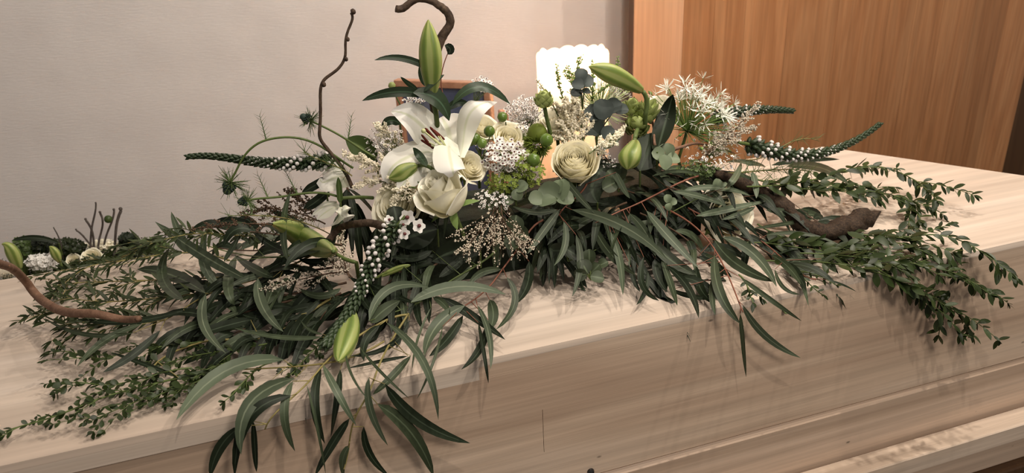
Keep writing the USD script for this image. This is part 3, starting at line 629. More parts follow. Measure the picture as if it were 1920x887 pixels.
ws_('fine-leaved sprig lying flat behind the curved brown stick', [(420, 520), (300, 525), (200, 528), (150, 530), (108, 535)], lift=.014)
ws_('fine-leaved sprig with dark blunt tip next to the curved brown stick', [(420, 550), (320, 556), (220, 565), (140, 560), (92, 540)], lift=.012)
ws_('fine-leaved sprig under the curved brown stick with splayed tip', [(300, 600), (210, 592), (140, 588), (98, 584), (52, 592)], lift=.008, twigs=3)
ws_('fine-leaved sprig between stick and long eucalyptus leaves', [(330, 585), (240, 605), (170, 610), (120, 618)], lift=.008)
ws_('fine-leaved sprig at the back under the upright eucalyptus tip', [(520, 440), (420, 440), (350, 440), (300, 452), (262, 460)], lift=.01)
pr = lambda label, stem, **k: sprig('privet_sprig', label, 'leafy sprig', stem, **{**dict(lmm=.033, step=.0115, look='box_leaf', sm='stem_green', ratio=.42, prof='oval', twigs=8, twl=75, sag=.6, jit=.4), **k})
pr('arching oval-leaved sprig reaching highest over the bare far lid', [(1400, 350), (1480, 345), (1560, 328), (1630, 311), (1690, 325), (1725, 345), (1757, 376)], lift=.035, twigs=3)
pr('oval-leaved sprig behind the gnarled stick end ending in a drooping tip', [(1440, 345), (1520, 355), (1600, 358), (1680, 368), (1712, 390), (1726, 412)], lift=.022)
pr('oval-leaved sprig reaching furthest along the front lid edge with a black tip', [(1540, 430), (1620, 440), (1690, 445), (1750, 440), (1810, 455), (1850, 480), (1872, 512)], lift=.02, twigs=5)
pr('oval-leaved sprig draped just over the front edge beside the furthest one', [(1500, 475), (1590, 480), (1680, 490), (1750, 500), (1800, 520), (1842, 545)], lift=.014)
pr('oval-leaved sprig hanging down the front board with blackened tips', [(1520, 490), (1600, 500), (1670, 520), (1730, 548), (1775, 570), (1805, 600), (1822, 628)], lift=.014, twigs=4, twl=90)
pr('oval-leaved sprig with a single side twig dangling lowest on the front board', [(1640, 500), (1690, 530), (1735, 560), (1757, 590), (1760, 628)], lift=.014, twigs=2, twl=60)
pr('oval-leaved sprig lying flat under the gnarled stick', [(1400, 455), (1470, 460), (1550, 470), (1640, 470), (1700, 485)], lift=.008, twigs=5)
pr('thin oval-leaved sprig with a black star tip at the front edge', [(1430, 490), (1480, 500), (1515, 530), (1543, 553)], lift=.01, twigs=1, lmm=.016)
pr('short leafy sprig tucked under the drooping eucalyptus stem at the front edge', [(1385, 515), (1398, 530), (1405, 548), (1412, 568)], lift=.012, twigs=1, lmm=.02, twl=30)
pr('oval-leaved sprig in front of the gnarled stick along the lid', [(1420, 420), (1500, 455), (1580, 462), (1660, 455), (1730, 470)], lift=.01, twigs=4)
rd = sprig('round_leaf_sprig', 'sprig with broad rounded leaves lying before the long flower spike', 'leafy sprig', [(1400, 330), (1450, 345), (1510, 352), (1570, 345), (1620, 350)], .034, .024, 'box_leaf', 'stem_green', .022, prof='round', ratio=.85, twigs=2, twl=60)

# ---- twisted sticks
def stick(label, pts, wpx, look='bark', Y=None, lift=.01, rough=.25, knobs=(), sides=9, n=60, deg=5):
    C = path(pts, n, lift, Y, deg=deg); t = thing('contorted_stick', label, 'stick', base_of(C[-1]))
    part(t, 'stem', tube(C, A(wpx) * pxm(C[n // 2]) / 2, sides, rough, seed=len(pts)), look, smooth=True)
    for kx, ky, kr in knobs:
        j = np.argmin(np.linalg.norm((C - CP) / ((C - CP) @ CF)[:, None] - ray(kx, ky), axis=1))
        part(t, 'knot', scatter(lathe([(0, .1), (.2, .55), (.6, .6), (.85, .45), (1, .05)], 7), [C[j]], [unit(CR * (1 if kx > 600 else -1) + CU * .6)], [kr * pxm(C[j]) * 1.6]), look)
    return t
stick('tall thin twisted twig with small knots standing up before the wall', [(658, 24), (661, 34), (654, 54), (648, 77), (648, 95), (646, 110), (632, 131), (607, 151), (601, 170), (601, 200), (600, 235), (600, 258), (608, 272), (625, 293), (645, 320), (660, 352)], [5, 5, 6, 6, 7, 8], Y=1.17, rough=.12, knobs=((659, 25, 6), (650, 77, 5), (642, 113, 5), (605, 162, 6)), sides=7, n=70)
stick('thick hooked stick curling at the top above the tall lily bud', [(742, 16), (757, 15), (768, 6), (785, -2), (804, 0), (826, 12), (841, 28), (844, 44), (835, 60), (826, 75), (818, 100), (812, 150), (815, 220)], [13, 12, 14, 15, 18, 18, 17, 16], Y=1.21, rough=.3)
stick('smooth reddish-brown curved stick lying across the lid among fine-leaved sprigs', [(-60, 476), (-25, 485), (0, 495), (20, 502), (37, 515), (52, 532), (67, 552), (85, 567), (107, 580), (140, 587), (175, 588), (212, 595), (260, 598)], [14, 14, 15, 16, 16, 14, 12], 'bark_light', lift=[.035, .02, .014, .012], rough=.12)
stick('thick gnarled mossy stick with a broken end lying before the bare far lid', [(1340, 325), (1380, 338), (1412, 352), (1443, 368), (1475, 390), (1506, 425), (1538, 435), (1570, 432), (1600, 421), (1625, 410), (1642, 412)], [14, 18, 22, 25, 29, 33, 36, 38, 38, 34], 'bark_moss', lift=.028, rough=.6, sides=14, n=110)
stick('short bent piece of brown stick above the white downward flower spike', [(612, 462), (620, 446), (632, 433), (647, 424), (668, 420), (690, 418), (715, 424)], [13, 14, 14, 15], lift=.03, rough=.2)
stick('thin upright reddish twig before the large dark leaf', [(1222, 225), (1226, 246), (1227, 267), (1231, 282)], [5, 5, 6], 'bark_light', lift=.035, rough=.1, sides=6, n=20)
stick('thin level reddish twig running towards the long flower spike', [(1240, 290), (1262, 281), (1283, 274), (1302, 269), (1323, 271), (1348, 277), (1378, 288)], [7, 6, 5, 4, 2], 'bark_light', lift=.045, rough=.1, sides=6, n=26)

# ---- roses
def rose(label, x, y, R_px, axis, lift=.03, n=22, open_=1.0, look='rose_petal', seed=0, tall=1.25, curl=1.0, stem=True, pw=.9, drop=.13):
    c = P(x, y, lift); R = R_px * pxm(c); a = axis / np.linalg.norm(axis); r_ = np.random.default_rng(seed)
    e1, e2, e3 = (q[0] for q in frame_of(a, A([r_.uniform(0, 6)])))
    H = R * tall; o = c - a * H * .75
    t = thing('rose', label, 'rose', o)
    M, K = 11, 9
    u = np.linspace(-1, 1, M)[None, :]; v = np.linspace(0, 1, K)[:, None]
    for i in range(n):
        q = i / (n - 1); ph = i * 2.39996
        ha = 2.3 * (1 - q) ** 1.5 + .92
        rt = R * (.07 + .80 * q ** pw) * (1 if q < .5 else open_); rb = R * (.08 + .22 * q)
        h = H * (.93 + .07 * math.sin(q * 3) - drop * q ** 3) * r_.uniform(.95, 1.04)
        s = np.sin(v * np.pi / 2) ** .75
        rad = rb + (rt - rb) * s + .10 * R * q * np.sin(np.pi * v) + curl * R * .26 * q ** 1.5 * np.maximum(0, (v - .70) / .30) ** 2
        rad = rad * (1 + .05 * u + .05 * r_.uniform(-1, 1) * u ** 2)
        rim = 1 - (.22 + .10 * q) * np.abs(u) ** 3 + .05 * q * np.maximum(0, 1 - np.abs(u) * 2.2)
        z = h * v * rim - curl * R * .22 * q ** 1.5 * np.maximum(0, (v - .72) / .28) ** 2
        z = z + R * .03 * q * np.sin(u * 5 + i) * v ** 2
        rad = rad + R * .035 * q * np.sin(u * 6 + i * 1.7) * v ** 3
        an = ph + u * ha + .25 * v * 0
        X = rad * np.cos(an); Yy = rad * np.sin(an); Zz = np.broadcast_to(z, X.shape)
        pv = o + X[..., None] * e1 + Yy[..., None] * e2 + Zz[..., None] * e3
        ii, jj = np.meshgrid(np.arange(K - 1), np.arange(M - 1), indexing='ij')
        Q = np.stack([ii * M + jj, ii * M + jj + 1, (ii + 1) * M + jj + 1, (ii + 1) * M + jj], -1).reshape(-1, 4)
        uv = np.stack([np.broadcast_to(v, X.shape), np.broadcast_to((u + 1) / 2, X.shape)], -1).reshape(-1, 2)
        part(t, 'petal', (pv.reshape(-1, 3), np.vstack([Q[:, [0, 1, 2]], Q[:, [0, 2, 3]]])), look, uv=uv)
    for i in range(4):
        an = i * 1.57 + .5; d = e1 * math.cos(an) + e2 * math.sin(an)
        (pv, pf), uv = blade(spline([o, o + d * R * .45 + a * R * .05, o + d * R * .9 - a * R * .15], 6), R * .28, -a + d * .4, 'lance')
        part(t, 'sepal', (pv, pf), 'sepal', uv=uv)
    if stem: part(t, 'stem', tube([o, o - a * .03 - UP * .02, o - a * .045 - UP * .06], [.0035, .003], 6), 'stem_green')
    return t, o, a, R
C0 = P(1077, 305)
rose('open cream rose in the middle, facing the viewer', 1078, 299, 46, face(C0, .74, .62, .03), .05, 32, 1.0, seed=3, tall=1.6, curl=.6)
t2, o2, a2, R2 = rose('largest cream rose below the open white lily, its outer petals falling', 818, 347, 60, unit(toward(C0) * .62 + CU * .66 - CR * .34), .085, 17, 1.0, seed=8, tall=1.5, look='rose_white', curl=.8, pw=1.7, drop=.26)
def fall_petal(t, pts, w, lift, look='rose_white', cup=.35, n=10, N=None, prof='obovate', wave=.1, Y=None):
    C = path(pts, n, lift, Y); mid = C[n // 2]
    (v, f), uv = blade(C, w * pxm(mid), unit(toward(mid) + UP * .2) if N is None else N, prof, fold=0, cup=cup, m=7, wave=wave, seed=rng.uniform(0, 6))
    part(t, 'petal', (v, f), look, uv=uv)
rose('cream rose with rolled edge behind the hooked lily petal', 906, 238, 32, face(C0, .5, .7, .25), .02, 20, 1.0, seed=12)
rose('cream rose between green berries and the yellow-green ball', 955, 257, 34, face(C0, .7, .5, .3), .025, 20, 1.1, seed=14)
rose('pale rose half hidden behind the cream plume near the candle', 1040, 225, 38, face(C0, .5, .75, -.1), .0, 18, 1.0, seed=17, look='rose_white')
rose('pale rose behind the long leaning lily bud beside the white star ball', 1238, 196, 30, face(C0, .35, .85, 0), -.01, 18, 1.0, seed=19, look='rose_white')
rose('shaded cream rose low behind the dark round leaf and white blossoms', 742, 384, 48, face(C0, .75, .35, -.3), .015, 22, 1.15, seed=23, look='rose_petal')
rose('cream rose peeping out beneath the level eucalyptus leaves', 1366, 402, 46, face(C0, .8, .2, .35), .012, 20, 1.2, seed=29, look='rose_petal')
rose('greenish cream rose squeezed between the largest rose and white blossom cluster', 884, 312, 32, face(C0, .6, .4, .6), .035, 18, 1.1, seed=31)

# ---- the open lily and the half hidden one
def tepal(t, pts, w, lift, N, look='lily_petal', cup=.25, wave=.14, n=16, label=None):
    C = path(pts, n, lift, deg=3); mid = C[n // 2]
    (v, f), uv = blade(C, w * pxm(mid), N, 'tepal', fold=-.10, cup=cup, m=9, wave=wave, seed=rng.uniform(0, 6))
    part(t, 'petal', (v, f), look, uv=uv, label=label)
lc = P(842, 285, .06)
t = thing('lily', 'large open white lily with dark red stamens above the largest rose', 'lily', lc)
tc = toward(lc)
tepal(t, [(846, 288), (815, 262), (775, 222), (733, 209)], 66, [.055, .07, .06, .05], unit(tc + UP * .7 - CR * .2), cup=.2)
tepal(t, [(846, 285), (842, 252), (834, 230), (828, 219)], 88, [.05, .045, .03, .005], unit(tc + UP * .15), cup=.22)
tepal(t, [(862, 296), (870, 250), (880, 214), (902, 195), (932, 191)], 46, [.06, .085, .095, .09, .06], unit(tc - CR * .4 + UP * .2), cup=-.25)
tepal(t, [(842, 295), (800, 285), (757, 298), (732, 318), (728, 345)], 66, [.06, .08, .085, .08, .065], unit(tc + UP * .9), cup=.1)
tepal(t, [(852, 290), (842, 275), (845, 300), (850, 330)], 62, [.07, .105, .115, .105], unit(tc + UP * .2 + CR * .2), cup=-.25)
tepal(t, [(838, 300), (795, 312), (765, 335), (745, 362)], 46, [.055, .07, .07, .055], unit(tc + UP * .6), cup=.15)
for (bx0, tip) in (((790, 252), (812, 279)), ((789, 262), (820, 281)), ((797, 240), (826, 274)), ((806, 238), (832, 266)), ((813, 243), (834, 262))):
    pa, pb = P(*bx0, .10), P(*tip, .105)
    d = pb - pa; m_ = (pa + pb) / 2
    part(t, 'anther', scatter(lathe([(0, .02), (.08, .06), (.5, .075), (.92, .06), (1, .02)], 7), [pa], [d], [np.linalg.norm(d)], A([0.])), 'anther')
    part(t, 'filament', tube(spline([lc, (lc + m_) / 2 + tc * .015, m_ - tc * .002], 8), [.0014, .0010], 5), 'filament')
pg = P(797, 248, .115)
part(t, 'pistil', join([tube(spline([lc, (lc + pg) / 2 + tc * .012, pg], 8), [.0016, .0014], 6), scatter(BALL, [pg], [unit(pg - lc)], [.0075])]), 'filament')
part(t, 'stem', tube([lc, lc - tc * .03 - UP * .03, lc - tc * .05 - UP * .10], [.004, .004], 7), 'stem_green')
l2 = P(640, 372, .02)
t = thing('lily', 'half hidden white lily seen from behind, drooping before the spiky heads', 'lily', l2)
for pts, w, lf in (([(648, 352), (630, 332), (605, 342), (600, 334)], 44, .03), ([(652, 345), (632, 322), (612, 300)], 20, .02), ([(636, 385), (615, 395), (594, 412)], 22, .03), ([(640, 388), (632, 410), (618, 424)], 24, .026),
                   ([(645, 385), (652, 402), (650, 418)], 24, .03), ([(632, 380), (606, 388), (585, 405)], 18, .022)):
    tepal(t, pts, w, lf, unit(toward(l2) + UP * .3), cup=-.2, n=12)
part(t, 'stem', tube(path([(640, 372), (665, 370), (700, 371)], 8, .03), [.003, .003], 6), 'stem_green')

# ---- lily buds
def lily_bud(label, pts, wpx, lift=.04, Y=None, stem=None, look='lily_bud', leaves=(), belly=.45, sides=24, lobes=3, blunt=.72):
    """pts from the base to the tip"""
    n = 22; C = path(pts, n, lift, Y); s = np.linspace(0, 1, n)
    prof = np.where(s < belly, .30 + .70 * np.sin(np.pi / 2 * s / belly) ** .9, np.cos(np.pi / 2 * (s - belly) / (1 - belly)) ** blunt); prof[-1] = .05; prof[0] = .05
    R = wpx * pxm(C[n // 2]) / 2 * prof
    T = unit(np.gradient(C, axis=0)); a = unit(np.cross(T, UP + CR * .3)); b = np.cross(T, a)
    an = np.arange(sides + 1) * 2 * np.pi / sides
    lob = 1 + .07 * np.cos(an * lobes * 1.0) - .05 * (np.abs(np.cos(an * lobes / 2 * 1.0)) < .16)
    v = C[:, None] + (R[:, None] * lob[None])[..., None] * (np.cos(an)[None, :, None] * a[:, None] + np.sin(an)[None, :, None] * b[:, None])
    m = sides + 1; i, j = np.meshgrid(np.arange(n - 1), np.arange(sides), indexing='ij')
    q = np.stack([i * m + j, i * m + j + 1, (i + 1) * m + j + 1, (i + 1) * m + j], -1).reshape(-1, 4)
    uv = np.stack(np.meshgrid(s, an / (2 * np.pi), indexing='ij'), -1).reshape(-1, 2)
    t = thing('lily_bud', label, 'lily bud', base_of(C[0]) if stem is None else C[0])
    part(t, 'bud', (v.reshape(-1, 3), np.vstack([q[:, [0, 1, 2]], q[:, [0, 2, 3]]])), look, uv=uv)
    if stem is not None:
        S = path(stem[0], 12, stem[2] if len(stem) > 2 else lift, Y); S[0] = C[0]
        S = np.vstack([S, S[-1] - UP * .05 - toward(S[-1]) * .03]); part(t, 'stem', tube(S, [stem[1] * pxm(C[0]) / 2] * 2, 8), 'stem_green')
    for lp, w, lf in leaves:
        C_ = path(lp, 12, lf, Y if Y is None else Y - .02); mid = C_[6]
        (lv, lff), luv = blade(C_, w * pxm(mid), unit(toward(mid) + UP * .2 + rng.normal(0, .25, 3)), 'lance' if w < 30 else 'oval', fold=.14, m=5, wave=.08)
        part(t, 'leaf', (lv, lff), 'lily_leaf', uv=luv)
    return t
lily_bud('tall upright green lily bud with dark leaves standing above the open lily', [(811, 182), (809, 130), (806, 85), (803, 37)], 43, Y=1.17, stem=([(811, 182), (815, 200), (818, 216)], 10),
    leaves=[([(830, 145), (752, 109), (702, 113)], 13, .02), ([(806, 181), (745, 172), (679, 189)], 19, .02), ([(775, 174), (818, 185), (842, 226)], 36, .03), ([(848, 196), (895, 163), (956, 195)], 22, .03),
            ([(839, 206), (858, 193), (880, 196)], 15, .02), ([(795, 172), (815, 153), (833, 140)], 10, .03), ([(783, 168), (768, 158), (751, 144)], 10, .0), ([(800, 162), (790, 145), (789, 118)], 10, -.02), ([(795, 200), (772, 200), (745, 212)], 15, .0)], belly=.5)
lily_bud('long pale green lily bud leaning level in front of the candle', [(1206, 172), (1175, 153), (1140, 136), (1104, 125)], 36, Y=1.16, stem=([(1206, 172), (1212, 185), (1210, 215)], 9), belly=.6)
lily_bud('drop-shaped green lily bud hanging beside the bud cluster', [(1190, 264), (1186, 285), (1180, 300), (1176, 318)], 42, lift=.075, stem=([(1190, 264), (1192, 252), (1196, 240)], 9, .06), belly=.62)
lily_bud('short green lily bud lying against the largest rose', [(783, 311), (765, 318), (748, 327), (729, 334)], 33, lift=.095, stem=([(783, 311), (795, 310), (812, 318)], 7, .085), belly=.55,
    leaves=[([(800, 312), (786, 292), (774, 277)], 16, .10)])
lily_bud('bright green and cream lily bud lying among eucalyptus behind the flower spike', [(625, 472), (590, 457), (550, 434), (511, 420)], 46, lift=.085, stem=([(625, 472), (645, 485), (668, 492)], 9, .06), belly=.45)
lily_bud('green lily bud resting on the near lid edge below the flower spike tip', [(655, 578), (656, 610), (648, 645), (634, 678)], 44, lift=.04, stem=([(655, 578), (662, 560), (672, 540)], 8, .03), belly=.5, blunt=.5)
lily_bud('slim green bud stalk half buried behind the flower spike', [(770, 497), (750, 502), (725, 512), (700, 522)], 12, lift=.02, belly=.4)

# ---- flower spikes
def spike(label, pts, r0, r1, n, white, lift=.03, Y=None, bud0=10, bud1=7, opened=(), whitesize=.75, extra=()):
    """pts from the stem end to the tip; r0, r1: half widths in photo pixels; white: how far up from the base the buds show white"""
    C = path(pts, 50, lift, Y, deg=4); L = np.r_[0, np.cumsum(np.linalg.norm(np.diff(C, axis=0), axis=1))]; m = pxm(C[25])
    t = thing('flower_spike', label, 'flower spike', C[0]); part(t, 'stem', tube(C, [3.2 * m, 1.5 * m], 7), 'stem_green')
    s = (np.arange(n) + .5) / n; s = .06 + .94 * s
    B = np.stack([np.interp(s * L[-1], L, C[:, k]) for k in range(3)], 1); T = unit(np.stack([np.gradient(C, axis=0)[:, k] for k in range(3)], 1)); Ti = unit(np.stack([np.interp(s * L[-1], L, T[:, k]) for k in range(3)], 1))
    a, b, d = frame_of(Ti); ph = np.arange(n) * 2.39996
    rad = np.cos(ph)[:, None] * a + np.sin(ph)[:, None] * b
    R = (r0 + (r1 - r0) * s ** 1.1) * m; sz = (bud0 + (bud1 - bud0) * s) * m
    D = unit(rad * (1.0 - .55 * s)[:, None] + Ti * (.45 + .7 * s)[:, None])
    part(t, 'bud_scales', scatter(DROP, B + rad * (R * .18)[:, None], D, sz * 1.25), 'spike_green', kind='stuff')
    # pedicels and white buds near the stem end
    w = np.nonzero((s < white) & (np.arange(n) % 5 < 3))[0]
    pos = B[w] + D[w] * (R[w] * (1.0))[:, None] * .8; fade = np.clip((white - s[w]) / white * 2.2, .28, 1)
    big = [k for k in range(len(w)) if fade[k] * whitesize > .75 and (rad[w[k]] @ toward(B[w[k]])) > -.25][:14]
    small = [k for k in range(len(w)) if k not in big]
    for k in big: part(t, 'bud', scatter(EGG, [pos[k]], [D[w[k]]], [sz[w[k]] * 1.05 * whitesize]), 'spike_white')
    if small: part(t, 'white_buds', scatter(EGG, pos[small], D[w][small], sz[w][small] * (.45 + .55 * fade[small]) * whitesize), 'spike_white', kind='stuff')
    part(t, 'pedicels', join([tube([B[k], B[k] + D[k] * R[k] * .85], [.45 * m] * 2, 3, cap=False) for k in w]), 'stem_green', kind='stuff')
    for x, y, r in opened:
        p = P(x, y, .075 if Y is None else .02); dd = unit(toward(p) + rng.normal(0, .35, 3))
        fp = part(t, 'floret', scatter(_floret(5, .5, .5, .12), [p], [dd], [r * 2 * m]), 'white_petal')
        part(t, 'eye', scatter(BALL, [p + dd * .001], [dd], [r * .55 * m]), 'eye', parent=fp)
        part(t, 'floret_stalk', tube([p, C[min(4, 49)]], [.4 * m] * 2, 3, cap=False), 'stem_green')
    return t
spike('flower spike stretching level before the bare wall with white lower buds', [(640, 300), (600, 303), (540, 307), (470, 302), (410, 294), (354, 294)], 17, 6, 190, .6, Y=1.20, bud0=14, bud1=8, whitesize=.74)
spike('white-flowered spike drooping forward, its green scaly tip on the eucalyptus', [(760, 405), (735, 435), (705, 480), (675, 545), (645, 600), (612, 645)], 24, 15, 170, .55, lift=[.075, .07, .06, .045], bud0=11, bud1=15, whitesize=.8,
      opened=((764, 407, 15), (784, 424, 14), (754, 420, 10), (757, 438, 12), (729, 413, 10)))
spike('longest flower spike curving up over the bare far lid', [(1385, 268), (1420, 275), (1470, 288), (1530, 288), (1590, 270), (1648, 234)], 20, 8, 230, .8, Y=[1.14, 1.22], bud0=13, bud1=8, whitesize=.62)
spike('shorter flower spike pointing level before the wooden panel', [(1330, 225), (1370, 213), (1420, 206), (1485, 208)], 18, 9, 190, .75, Y=[1.2, 1.24], bud0=11, bud1=8, whitesize=.5)

# ---- clusters of tiny white flowers
def cluster(name, label, cat, cx, cy, rx, ry, n, size, root, lift=.04, Y=None, look='white_petal', eye=True, stem='stem_green', tmpl=FLORET, dome=.035, cone=.5):
    """n tiny flowers over an oval patch of the photo, each on its own stalk from the root"""
    k = np.arange(n) + .5; rr = np.sqrt(k / n); ph = k * 2.39996
    px = cx + rx * rr * np.cos(ph) + rng.normal(0, rx * .06, n); py = cy + ry * rr * np.sin(ph) + rng.normal(0, ry * .06, n)
    r0 = P(*root, lift * .3, Y); cpt = P(cx, cy, lift, Y); m = pxm(cpt); dc = float((cpt - CP) @ CF)
    t0 = dc - dome * (1 - rr ** 2) + rng.normal(0, .006, n) + dome * .5
    pos = CP + ray(px, py) * t0[:, None]
    d = unit(unit(pos - r0) + toward(cpt) * .7 + UP * .3 + rng.normal(0, cone, (n, 3)))
    t = thing(name, label, cat, r0)
    part(t, 'blossoms', scatter(tmpl, pos, d, size * m * rng.uniform(.75, 1.2, n)), look, kind='stuff', smooth=False)
    if eye: part(t, 'blossom_eyes', scatter(BEAD, pos - d * size * m * .05, d, size * m * .28), 'eye', kind='stuff')
    hub = r0 + (cpt - r0) * .45; st = [tube([r0, hub], [.8 * m, .6 * m], 4, cap=False)]
    for p in pos: st.append(tube([hub + (p - hub) * .0 + rng.normal(0, .002, 3), (hub + p) / 2 + rng.normal(0, .003, 3), p], [.35 * m, .25 * m], 3, cap=False))
    part(t, 'stems', join(st), stem, kind='stuff')
    return t
cluster('blossom_spray', 'white blossom cluster with dark eyes between the roses', 'blossom spray', 945, 297, 46, 36, 100, 13, (965, 370), .05)
cluster('blossom_spray', 'fine white blossom cluster behind the open lily on its outer side', 'blossom spray', 722, 268, 38, 36, 110, 7, (760, 330), .012)
cluster('blossom_spray', 'little white blossom tuft rising over the picture frame corner', 'blossom spray', 904, 160, 22, 15, 26, 9, (880, 215), .0, Y=1.2)
cluster('blossom_spray', 'tiny white blossom tuft under the tall lily bud leaves', 'blossom spray', 778, 190, 20, 10, 16, 9, (795, 225), .0, Y=1.2)
cluster('blossom_spray', 'white blossom cluster in front of the candle beside the knobbly green bud head', 'blossom spray', 985, 207, 38, 26, 85, 8, (1000, 260), .0, Y=1.2)
cluster('blossom_spray', 'small white blossom tuft above the yellow-green ball', 'blossom spray', 980, 240, 20, 14, 26, 10, (985, 275), .03)
cluster('blossom_spray', 'cream blossom patch under the white dark-eyed cluster', 'blossom spray', 925, 375, 40, 20, 60, 7, (950, 420), .045)
cluster('blossom_spray', 'loose white blossoms between star ball and thin level twig', 'blossom spray', 1345, 262, 45, 30, 90, 8, (1320, 320), .02)
cluster('blossom_spray', 'pinkish white blossoms at the root of the longest flower spike', 'blossom spray', 1330, 305, 50, 22, 60, 7, (1310, 345), .03)
def plume(name, label, cat, pts, hw, n, look='cream_bead', stem='stem_green', bead=4.0, lift=.04, Y=None, twigs=14, tmpl=BEAD, droop=0.0, cone=.55):
    """a branched plume; pts from the stem end to the tip; hw: half width in photo pixels"""
    C = path(pts, 30, lift, Y, deg=3); m = pxm(C[15]); t = thing(name, label, cat, C[0]); st = [tube(C, [1.6 * m, .6 * m], 5)]
    pos, dr = [], []; T = unit(np.gradient(C, axis=0)); per = max(3, int(n * 1.7) // twigs)
    for k in range(twigs):
        i = int(2 + 25 * k / twigs); s = i / 29; ln = hw * m * (1.25 - 1.0 * s) * rng.uniform(.7, 1.2) * 1.25
        a, b, d = frame_of(T[i]); ph = k * 2.4; side = a[0] * math.cos(ph) + b[0] * math.sin(ph)
        q = spline([C[i], C[i] + (side * .55 + T[i] * cone) * ln * .6, C[i] + (side * .85 + T[i] * cone * 1.6 - UP * droop) * ln], 8)
        st.append(tube(q, [.7 * m, .3 * m], 3, cap=False))
        sl = rng.uniform(.12, 1, per); base = np.stack([np.interp(sl, np.linspace(0, 1, 8), q[:, c]) for c in range(3)], 1)
        off = unit(rng.normal(0, 1, (per, 3))); pos.append(base + off * (bead * m * .45 * (1.3 - sl))[:, None]); dr.append(unit(off + T[i] * .4))
    sl = rng.uniform(.6, 1, per * 2); base = np.stack([np.interp(sl, np.linspace(0, 1, 30), C[:, c]) for c in range(3)], 1); off = unit(rng.normal(0, 1, (per * 2, 3)))
    pos.append(base + off * bead * m * .8); dr.append(off)
    pos, dr = np.vstack(pos), np.vstack(dr)
    part(t, 'beads', scatter(tmpl, pos, dr, bead * .74 * m * rng.uniform(.8, 1.5, len(pos))), look, kind='stuff', smooth=False)
    part(t, 'stems', join(st), stem, kind='stuff')
    return t
plume('astilbe_plume', 'cream feathery plume reaching out beside the half hidden lily', 'plume', [(790, 345), (740, 322), (690, 305), (642, 287)], 30, 620, lift=.05, bead=4.5)
plume('astilbe_plume', 'lower cream feathery plume pointing at the half hidden lily', 'plume', [(780, 352), (740, 345), (700, 340), (665, 352)], 22, 380, lift=.055, bead=4.5)
plume('astilbe_plume', 'cream feathery plume beside the green leaf behind the lily', 'plume', [(770, 300), (745, 275), (722, 250), (705, 232)], 24, 380, lift=.012, bead=4.5)
plume('astilbe_plume', 'short cream plume curling under the short lily bud', 'plume', [(790, 362), (765, 365), (745, 370), (735, 392)], 14, 160, lift=.05, bead=4)
plume('astilbe_plume', 'large cream feathery plume rising before the candle', 'plume', [(1075, 285), (1072, 255), (1066, 225), (1058, 185)], 40, 1100, lift=.03, bead=4.5, twigs=24)
plume('astilbe_plume', 'second cream feathery plume above the open middle rose', 'plume', [(1095, 270), (1090, 240), (1085, 215), (1075, 170)], 34, 800, lift=.02, bead=4.2, twigs=20)
plume('astilbe_plume', 'cream feathery plume leaning towards the blue round leaves', 'plume', [(1105, 288), (1130, 272), (1152, 258), (1172, 236)], 14, 330, lift=.06, bead=4.5)
for k, (a, b, c) in enumerate((((1052, 230), (1030, 185), (1006, 150)), ((1066, 210), (1050, 165), (1044, 120)), ((1080, 205), (1078, 150), (1093, 98)), ((1090, 200), (1075, 150), (1062, 122)), ((1085, 190), (1075, 160), (1056, 132)), ((1120, 175), (1155, 140), (1157, 108)), ((1110, 190), (1112, 150), (1112, 115)))):
    plume('astilbe_plume', ['thin plume tip leaning furthest out beside the candle', 'thin plume tip before the candle rim, first from its outer edge', 'curved thin plume tip highest before the glowing candle rim', 'straight thin plume tip before the glowing candle', 'lowest slanting thin plume tip before the candle', 'thin plume tip above the leaning lily bud by the wooden panel', 'faint thin plume tip close behind the leaning lily bud'][k],
          'plume', [a, b, c], 6, 70, look='pedicel' if k != 0 else 'cream_bead', bead=3.2, Y=1.22, twigs=8)
lim = lambda label, pts, hw, n, **kw: plume('sea_lavender_sprig', label, 'sea lavender', pts, hw, n, **{**dict(look='beige_bead', stem='stem_brown', bead=3.6, twigs=16, cone=.7), **kw})
lim('beige sea lavender sprig resting on eucalyptus beside the flower spike', [(640, 510), (590, 518), (540, 530), (490, 542)], 24, 200, lift=.045)
lim('beige sea lavender sprig rising beside the bright lily bud', [(655, 520), (645, 490), (640, 460), (642, 430)], 20, 130, lift=.05)
lim('beige sea lavender sprig under the bright lily bud tip', [(660, 520), (640, 505), (622, 492), (612, 460)], 20, 100, lift=.045)
lim('cream sea lavender drooping darkly below the largest rose', [(930, 380), (915, 415), (890, 445), (868, 480)], 52, 200, lift=.045, twigs=20, bead=3.4)
lim('cream sea lavender hanging beside the middle eucalyptus twig', [(940, 385), (945, 415), (960, 440), (985, 462)], 52, 170, lift=.05, twigs=18, bead=3.4)
lim('cream sea lavender in the dark gap below the white cluster', [(935, 370), (932, 395), (925, 420), (930, 462)], 52, 170, lift=.04, twigs=18, bead=3.4)
lim('pale sea lavender sprig crossing the shorter flower spike', [(1310, 300), (1350, 270), (1395, 225), (1425, 188)], 22, 260, Y=[1.12, 1.18], look='beige_bead')
lim('pale sea lavender sprig reaching out below the shorter flower spike', [(1325, 285), (1360, 262), (1395, 245), (1422, 234)], 16, 200, Y=[1.12, 1.17])
lim('pale sea lavender sprig in the shade under the bud cluster', [(1165, 320), (1140, 300), (1130, 285), (1140, 262)], 12, 90, lift=.03, look='white_petal')
lim('grey-brown heath twig before the wall above the long eucalyptus leaf', [(560, 430), (490, 420), (420, 422), (355, 430)], 22, 240, lift=.02, look='stem_brown', bead=3.4)
lim('grey-brown heath twig under the spiky green head', [(610, 420), (560, 400), (510, 392), (450, 400)], 30, 320, lift=.02, look='stem_brown', bead=3.4)
